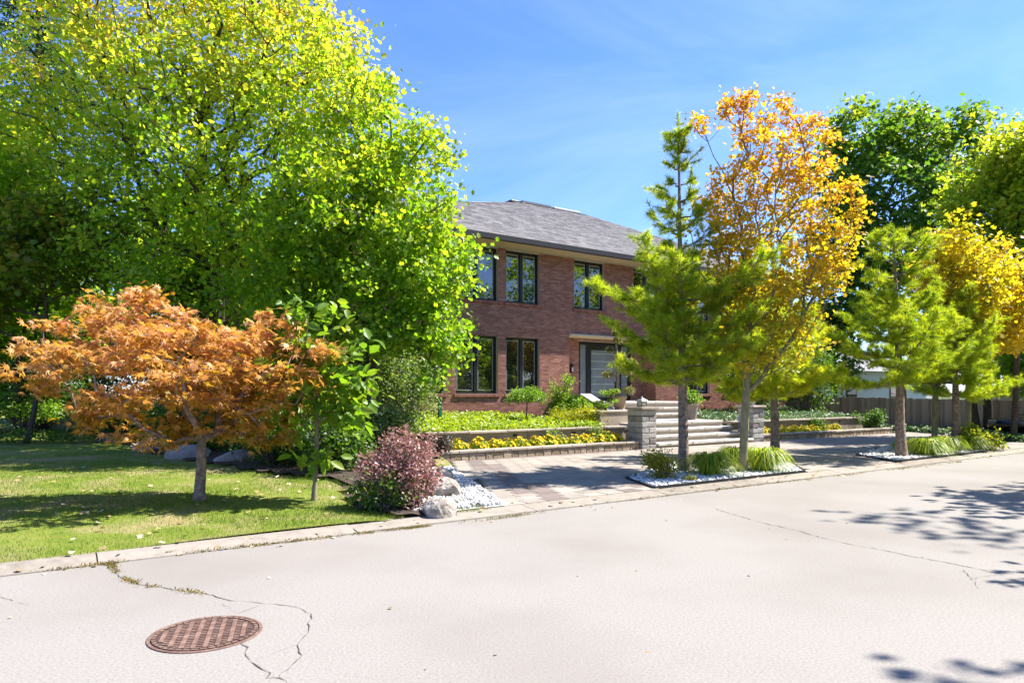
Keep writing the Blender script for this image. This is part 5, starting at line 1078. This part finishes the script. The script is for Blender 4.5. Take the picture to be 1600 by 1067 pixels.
# bonsai pads on the planter
bb = W(13.55, 14.9, 1.035); bon = thing('bonsai_shrub', 'small tiered bright green shrub on the sandstone planter', 'shrub', bb); ch = []; P_ = []
for (x, y, z, r_) in ((-.18, 0, .22, .20), (.22, 0, .26, .22), (.05, .05, .50, .30), (.28, .05, .56, .16), (-.1, -.25, .14, .2)):
    ch.append((np.array([[0, 0, -.02], [x * .4, y * .4, z * .6], [x, y, z]]), np.array([.022, .016, .008]))); d = nrm(rg.normal(size=(330, 3))); P_.append(np.array([x, y, z]) + d * rg.uniform(.3, 1, (330, 1)) * np.array([r_, r_, r_ * .38]))
obj('stems', tube_mesh('stems', ch, 6), M['bark_dark'], bon); P_ = np.concatenate(P_); n = len(P_); leaf_obj('leaf_pads', [leaf_arrays(P_, rg.normal(size=(n, 3)) * .4 + (0, 0, 1), rg.normal(size=(n, 3)), rg.uniform(.04, .075, n), T_SMALL, rg.random(n))], M['fresh_leaf'], bon)
bush_uv('pot_plant', 'green plant growing in the large grey pot on the landing', 17.2, 14.9, 1.17, .32, .45, M['fresh_leaf'], 700, .08, 152, cat='plant')
# green garden post
gpst = hthing('garden_post', 'dark green square post standing in the lime ground cover', 'post', 9.0, 16.6, .6); gp_ = MB(); gp_.box(8.955, 9.045, 16.56, 16.65, .60, 1.36); gp_.build('post', M['greenpost'], gpst, bevel=.008); gp_ = MB(); gp_.box(8.94, 9.06, 16.545, 16.665, 1.362, 1.385); gp_.build('post_cap', M['greenpost'], gpst)
# island plants
b = gp(1043, 757); bush_uv('spirea', 'reddish green mounded shrub at the left end of the near island', *UV(b + Vector((0, .28, 0))), .05, .34, .60, M['red_shrub_leaf'], 2200, .045, 160, tmpl=T_SMALL, sigma=.06, stems=60, width=1.0)
b = gp(1078, 758); bush_uv('sedum', 'tiny reddish plant on the chips beside the mounded shrub', *UV(b), .06, .10, .10, M['red_shrub_leaf'], 220, .035, 161, cat='plant', stems=12, sigma=.03)
GG = 'ornamental grasses in the driveway islands'; gl = leafmat('blade_leaf', [(0, (0.08, 0.165, 0.012)), (0.5, (0.19, 0.27, 0.016)), (1, (0.40, 0.40, 0.035))], trans=.4)
for (x, y, r_, h, s, l) in ((1112, 752, .46, .40, 170, 'arching bright grass clump right of the tallest pine'), (1150, 738, .42, .38, 171, 'grass clump behind the gold maple trunk'), (1195, 746, .48, .44, 172, 'arching bright grass clump right of the gold maple trunk'), (1422, 714, .36, .30, 173, 'grass clump beside the dense bright pine trunk'), (1452, 720, .50, .42, 174, 'broad grass clump in the middle of the far island'), (1480, 716, .46, .42, 175, 'yellowish grass clump between trunks in the far island'), (1518, 712, .46, .38, 176, 'lime grass clump right of the last far island trunks')):
    grass_clump('grass_clump', l, gp(x, y - 4) + Vector((0, .12, .05)), r_ * 1.25, h * 1.15, 900, gl, s, GG)
b = gp(1543, 707); bush_uv('nandina', 'bronze tipped leafy shrub at the right end of the far island', *UV(b + Vector((0, .3, 0))), .05, .55, .62, M['red_shrub_leaf'], 1500, .09, 180, sigma=.08, tint0=-.1)
# dark shrubs at the right end of the house and along the fence
bush_uv('dark_evergreen', 'dark evergreen shrub in shade behind the right flower bed', 23.8, 17.2, .7, 1.2, 2.6, M['dark_leaf'], 5200, .11, 181, sigma=.2, stems=70)
bush_uv('dark_evergreen', 'tall dark evergreen beside the right end of the house', 27.0, 17.0, .7, 1.3, 4.4, M['dark_leaf'], 6500, .12, 182, sigma=.25, stems=90)
bush_uv('dark_evergreen', 'low dark shrub at the right end of the flower wall', 25.6, 13.6, .2, .55, .75, M['dark_leaf'], 1800, .07, 183)
bush_uv('dark_evergreen', 'dark shrub among the right hand marigolds', 22.5, 13.75, .19, .3, .5, M['dark_leaf'], 800, .06, 184)

# ================================================================== FENCE, NEIGHBOURS, CAR
fence = hthing('board_fence', 'weathered vertical board fence along the right side of the driveway', 'fence', 27.2, 7.9, 0)
A_, B_ = np.array((27.2, 7.9)), np.array((31.2, 21.5)); L_ = np.linalg.norm(B_ - A_); d_ = (B_ - A_) / L_; ang = math.atan2(d_[1], d_[0]); k = 0.0
nrmv = np.array((-d_[1], d_[0])) * .03
while k < L_:
    p = A_ + d_ * (k + .07) + nrmv * RNG.uniform(.9, 1.1); h = 1.24 + .16 * k / L_ + RNG.uniform(-.012, .012); o = block('board', fence, p[0], p[1], .03, .134, .018, round(h, 2), M['fence'], c=.003, rng=RNG, variants=1, rot=ang + RNG.uniform(-.01, .01)); k += .142
for k in np.arange(0, L_, 2.4):
    p = A_ + d_ * k - nrmv * 1.3; block('post', fence, p[0], p[1], 0, .09, .09, 1.36, M['fence'], c=.005, rng=RNG, variants=1, rot=ang)
for z in (.35, 1.05):
    for k in np.arange(0, L_ - 2.3, 2.4): p = A_ + d_ * (k + 1.2) - nrmv * .1; block('rail', fence, p[0], p[1], z, 2.3, .035, .085, M['fence'], c=.004, rng=RNG, variants=1, rot=ang)

def neighbour(label, c, w, d, h, rz, rh):
    t = thing('neighbour_house', label, 'house', c, 'neighbouring houses', rz); ORG[t] = (0, 0, 0); m1 = MB(); m1.box(-w / 2, w / 2, -d / 2, d / 2, 0, h); m1.build('wall', M['siding'], t)
    m1 = MB()
    z = .2
    while z < h - .1: m1.box(-w / 2 - .015, w / 2 + .015, -d / 2 - .015, d / 2 + .015, z, z + .17); z += .19
    o = m1.build('siding_boards', M['siding'], t); o['kind'] = 'stuff'
    m1 = MB(); e = .4; a, b, cc, dd = (-w/2-e, -d/2-e, h), (w/2+e, -d/2-e, h), (w/2+e, d/2+e, h), (-w/2-e, d/2+e, h); r1, r2 = (-w/2-e, 0, h + rh), (w/2+e, 0, h + rh)
    m1.quad(a, b, r2, r1); m1.quad(cc, dd, r1, r2); m1.poly([a, r1, dd]); m1.poly([b, cc, r2]); m1.quad(dd, cc, b, a); m1.build('roof', M['greyroof'], t)
    for x in (-w * .3, 0.1 * w):
        m1 = MB(); m1.box(x - .5, x + .5, -d / 2 - .05, -d / 2 - .017, 1.0, 2.1); wd = m1.build('window', M['frame'], t); m1 = MB(); m1.box(x - .43, x + .43, -d / 2 - .06, -d / 2 - .051, 1.08, 2.02); m1.build('pane', M['glass'], wd)
    return t
neighbour('white sided neighbour house glimpsed behind the fence', (20.5, 44, -.05), 11, 7, 2.9, .55, 1.3)
neighbour('grey roofed neighbour building at the right edge above the fence', (30.5, 36, -.05), 9, 7, 1.55, .6, 1.35)

# black car, mostly beyond the right edge of the picture
car = thing('parked_car', 'black parked car half hidden behind the trunk at the right edge', 'car', (18.35, 22.6, 0), rz=math.radians(8)); ORG[car] = (0, 0, 0)
side = [(-2.15, .28), (-2.2, .52), (-2.1, .66), (-1.2, .78), (-.75, .84), (-.1, 1.22), (.9, 1.26), (1.7, .92), (2.15, .86), (2.2, .45), (2.1, .26)]
def car_body(pts, w0, w1):
    bm = bmesh.new(); rows = []
    for y, k in ((-w0 + .10, .96), (-w0, 1.0)) + ((w0, 1.0), (w0 - .10, .96)) if False else ((-w0, 1.0), (-w0 * .4, 1.01), (w0 * .4, 1.01), (w0, 1.0)):
        rows.append([bm.verts.new((x, y * (1 - .16 * max(0, z - .8) / .46), z * (k if z > .7 else 1))) for x, z in pts])
    for a, b in zip(rows[:-1], rows[1:]):
        for i in range(len(pts)): j = (i + 1) % len(pts); bm.faces.new((a[i], a[j], b[j], b[i]))
    bm.faces.new(rows[0][::-1]); bm.faces.new(rows[-1]); me = bpy.data.meshes.new('body'); bm.to_mesh(me); bm.free(); return me
o = obj('body', car_body(side, .88, .8), M['carpaint'], car); bv = o.modifiers.new('bevel', 'BEVEL'); bv.width = .05; bv.segments = 3
for s in (-1, 1):
    for x in (-1.35, 1.35):
        m1 = MB(); m1.lathe(0, 0, [(.20, -.1), (.30, -.1), (.325, -.07), (.325, .07), (.30, .1), (.20, .1)], 24); me_o = m1.build('wheel', M['tyre'], car); me_o.location = (x, s * .80, .325); me_o.rotation_euler = (math.pi / 2, 0, 0)
        m1 = MB(); m1.lathe(0, 0, [(.19, -.105), (.2, -.09), (.2, .09), (.19, .105)], 20); rm = m1.build('rim', M['metal'], me_o)
    m1 = MB(); m1.prism([(-.62, .92), (-.08, 1.17), (.3, 1.19), (.3, .92)], 0, .012); gl_ = m1.build('side_window', M['glass'], car); gl_.location = (0, s * .885 * .93 + .02, 0); gl_.rotation_euler = (math.pi / 2, 0, 0)
    m1 = MB(); m1.box(-2.205, -2.12, s * .62 - .16, s * .62 + .16, .52, .64); m1.build('headlight', M['potgrey'], car, bevel=.02)
m1 = MB(); m1.quad((-.72, -.66, .875), (-.72, .66, .875), (-.13, .56, 1.232), (-.13, -.56, 1.232)); m1.build('windscreen', M['glass'], car)
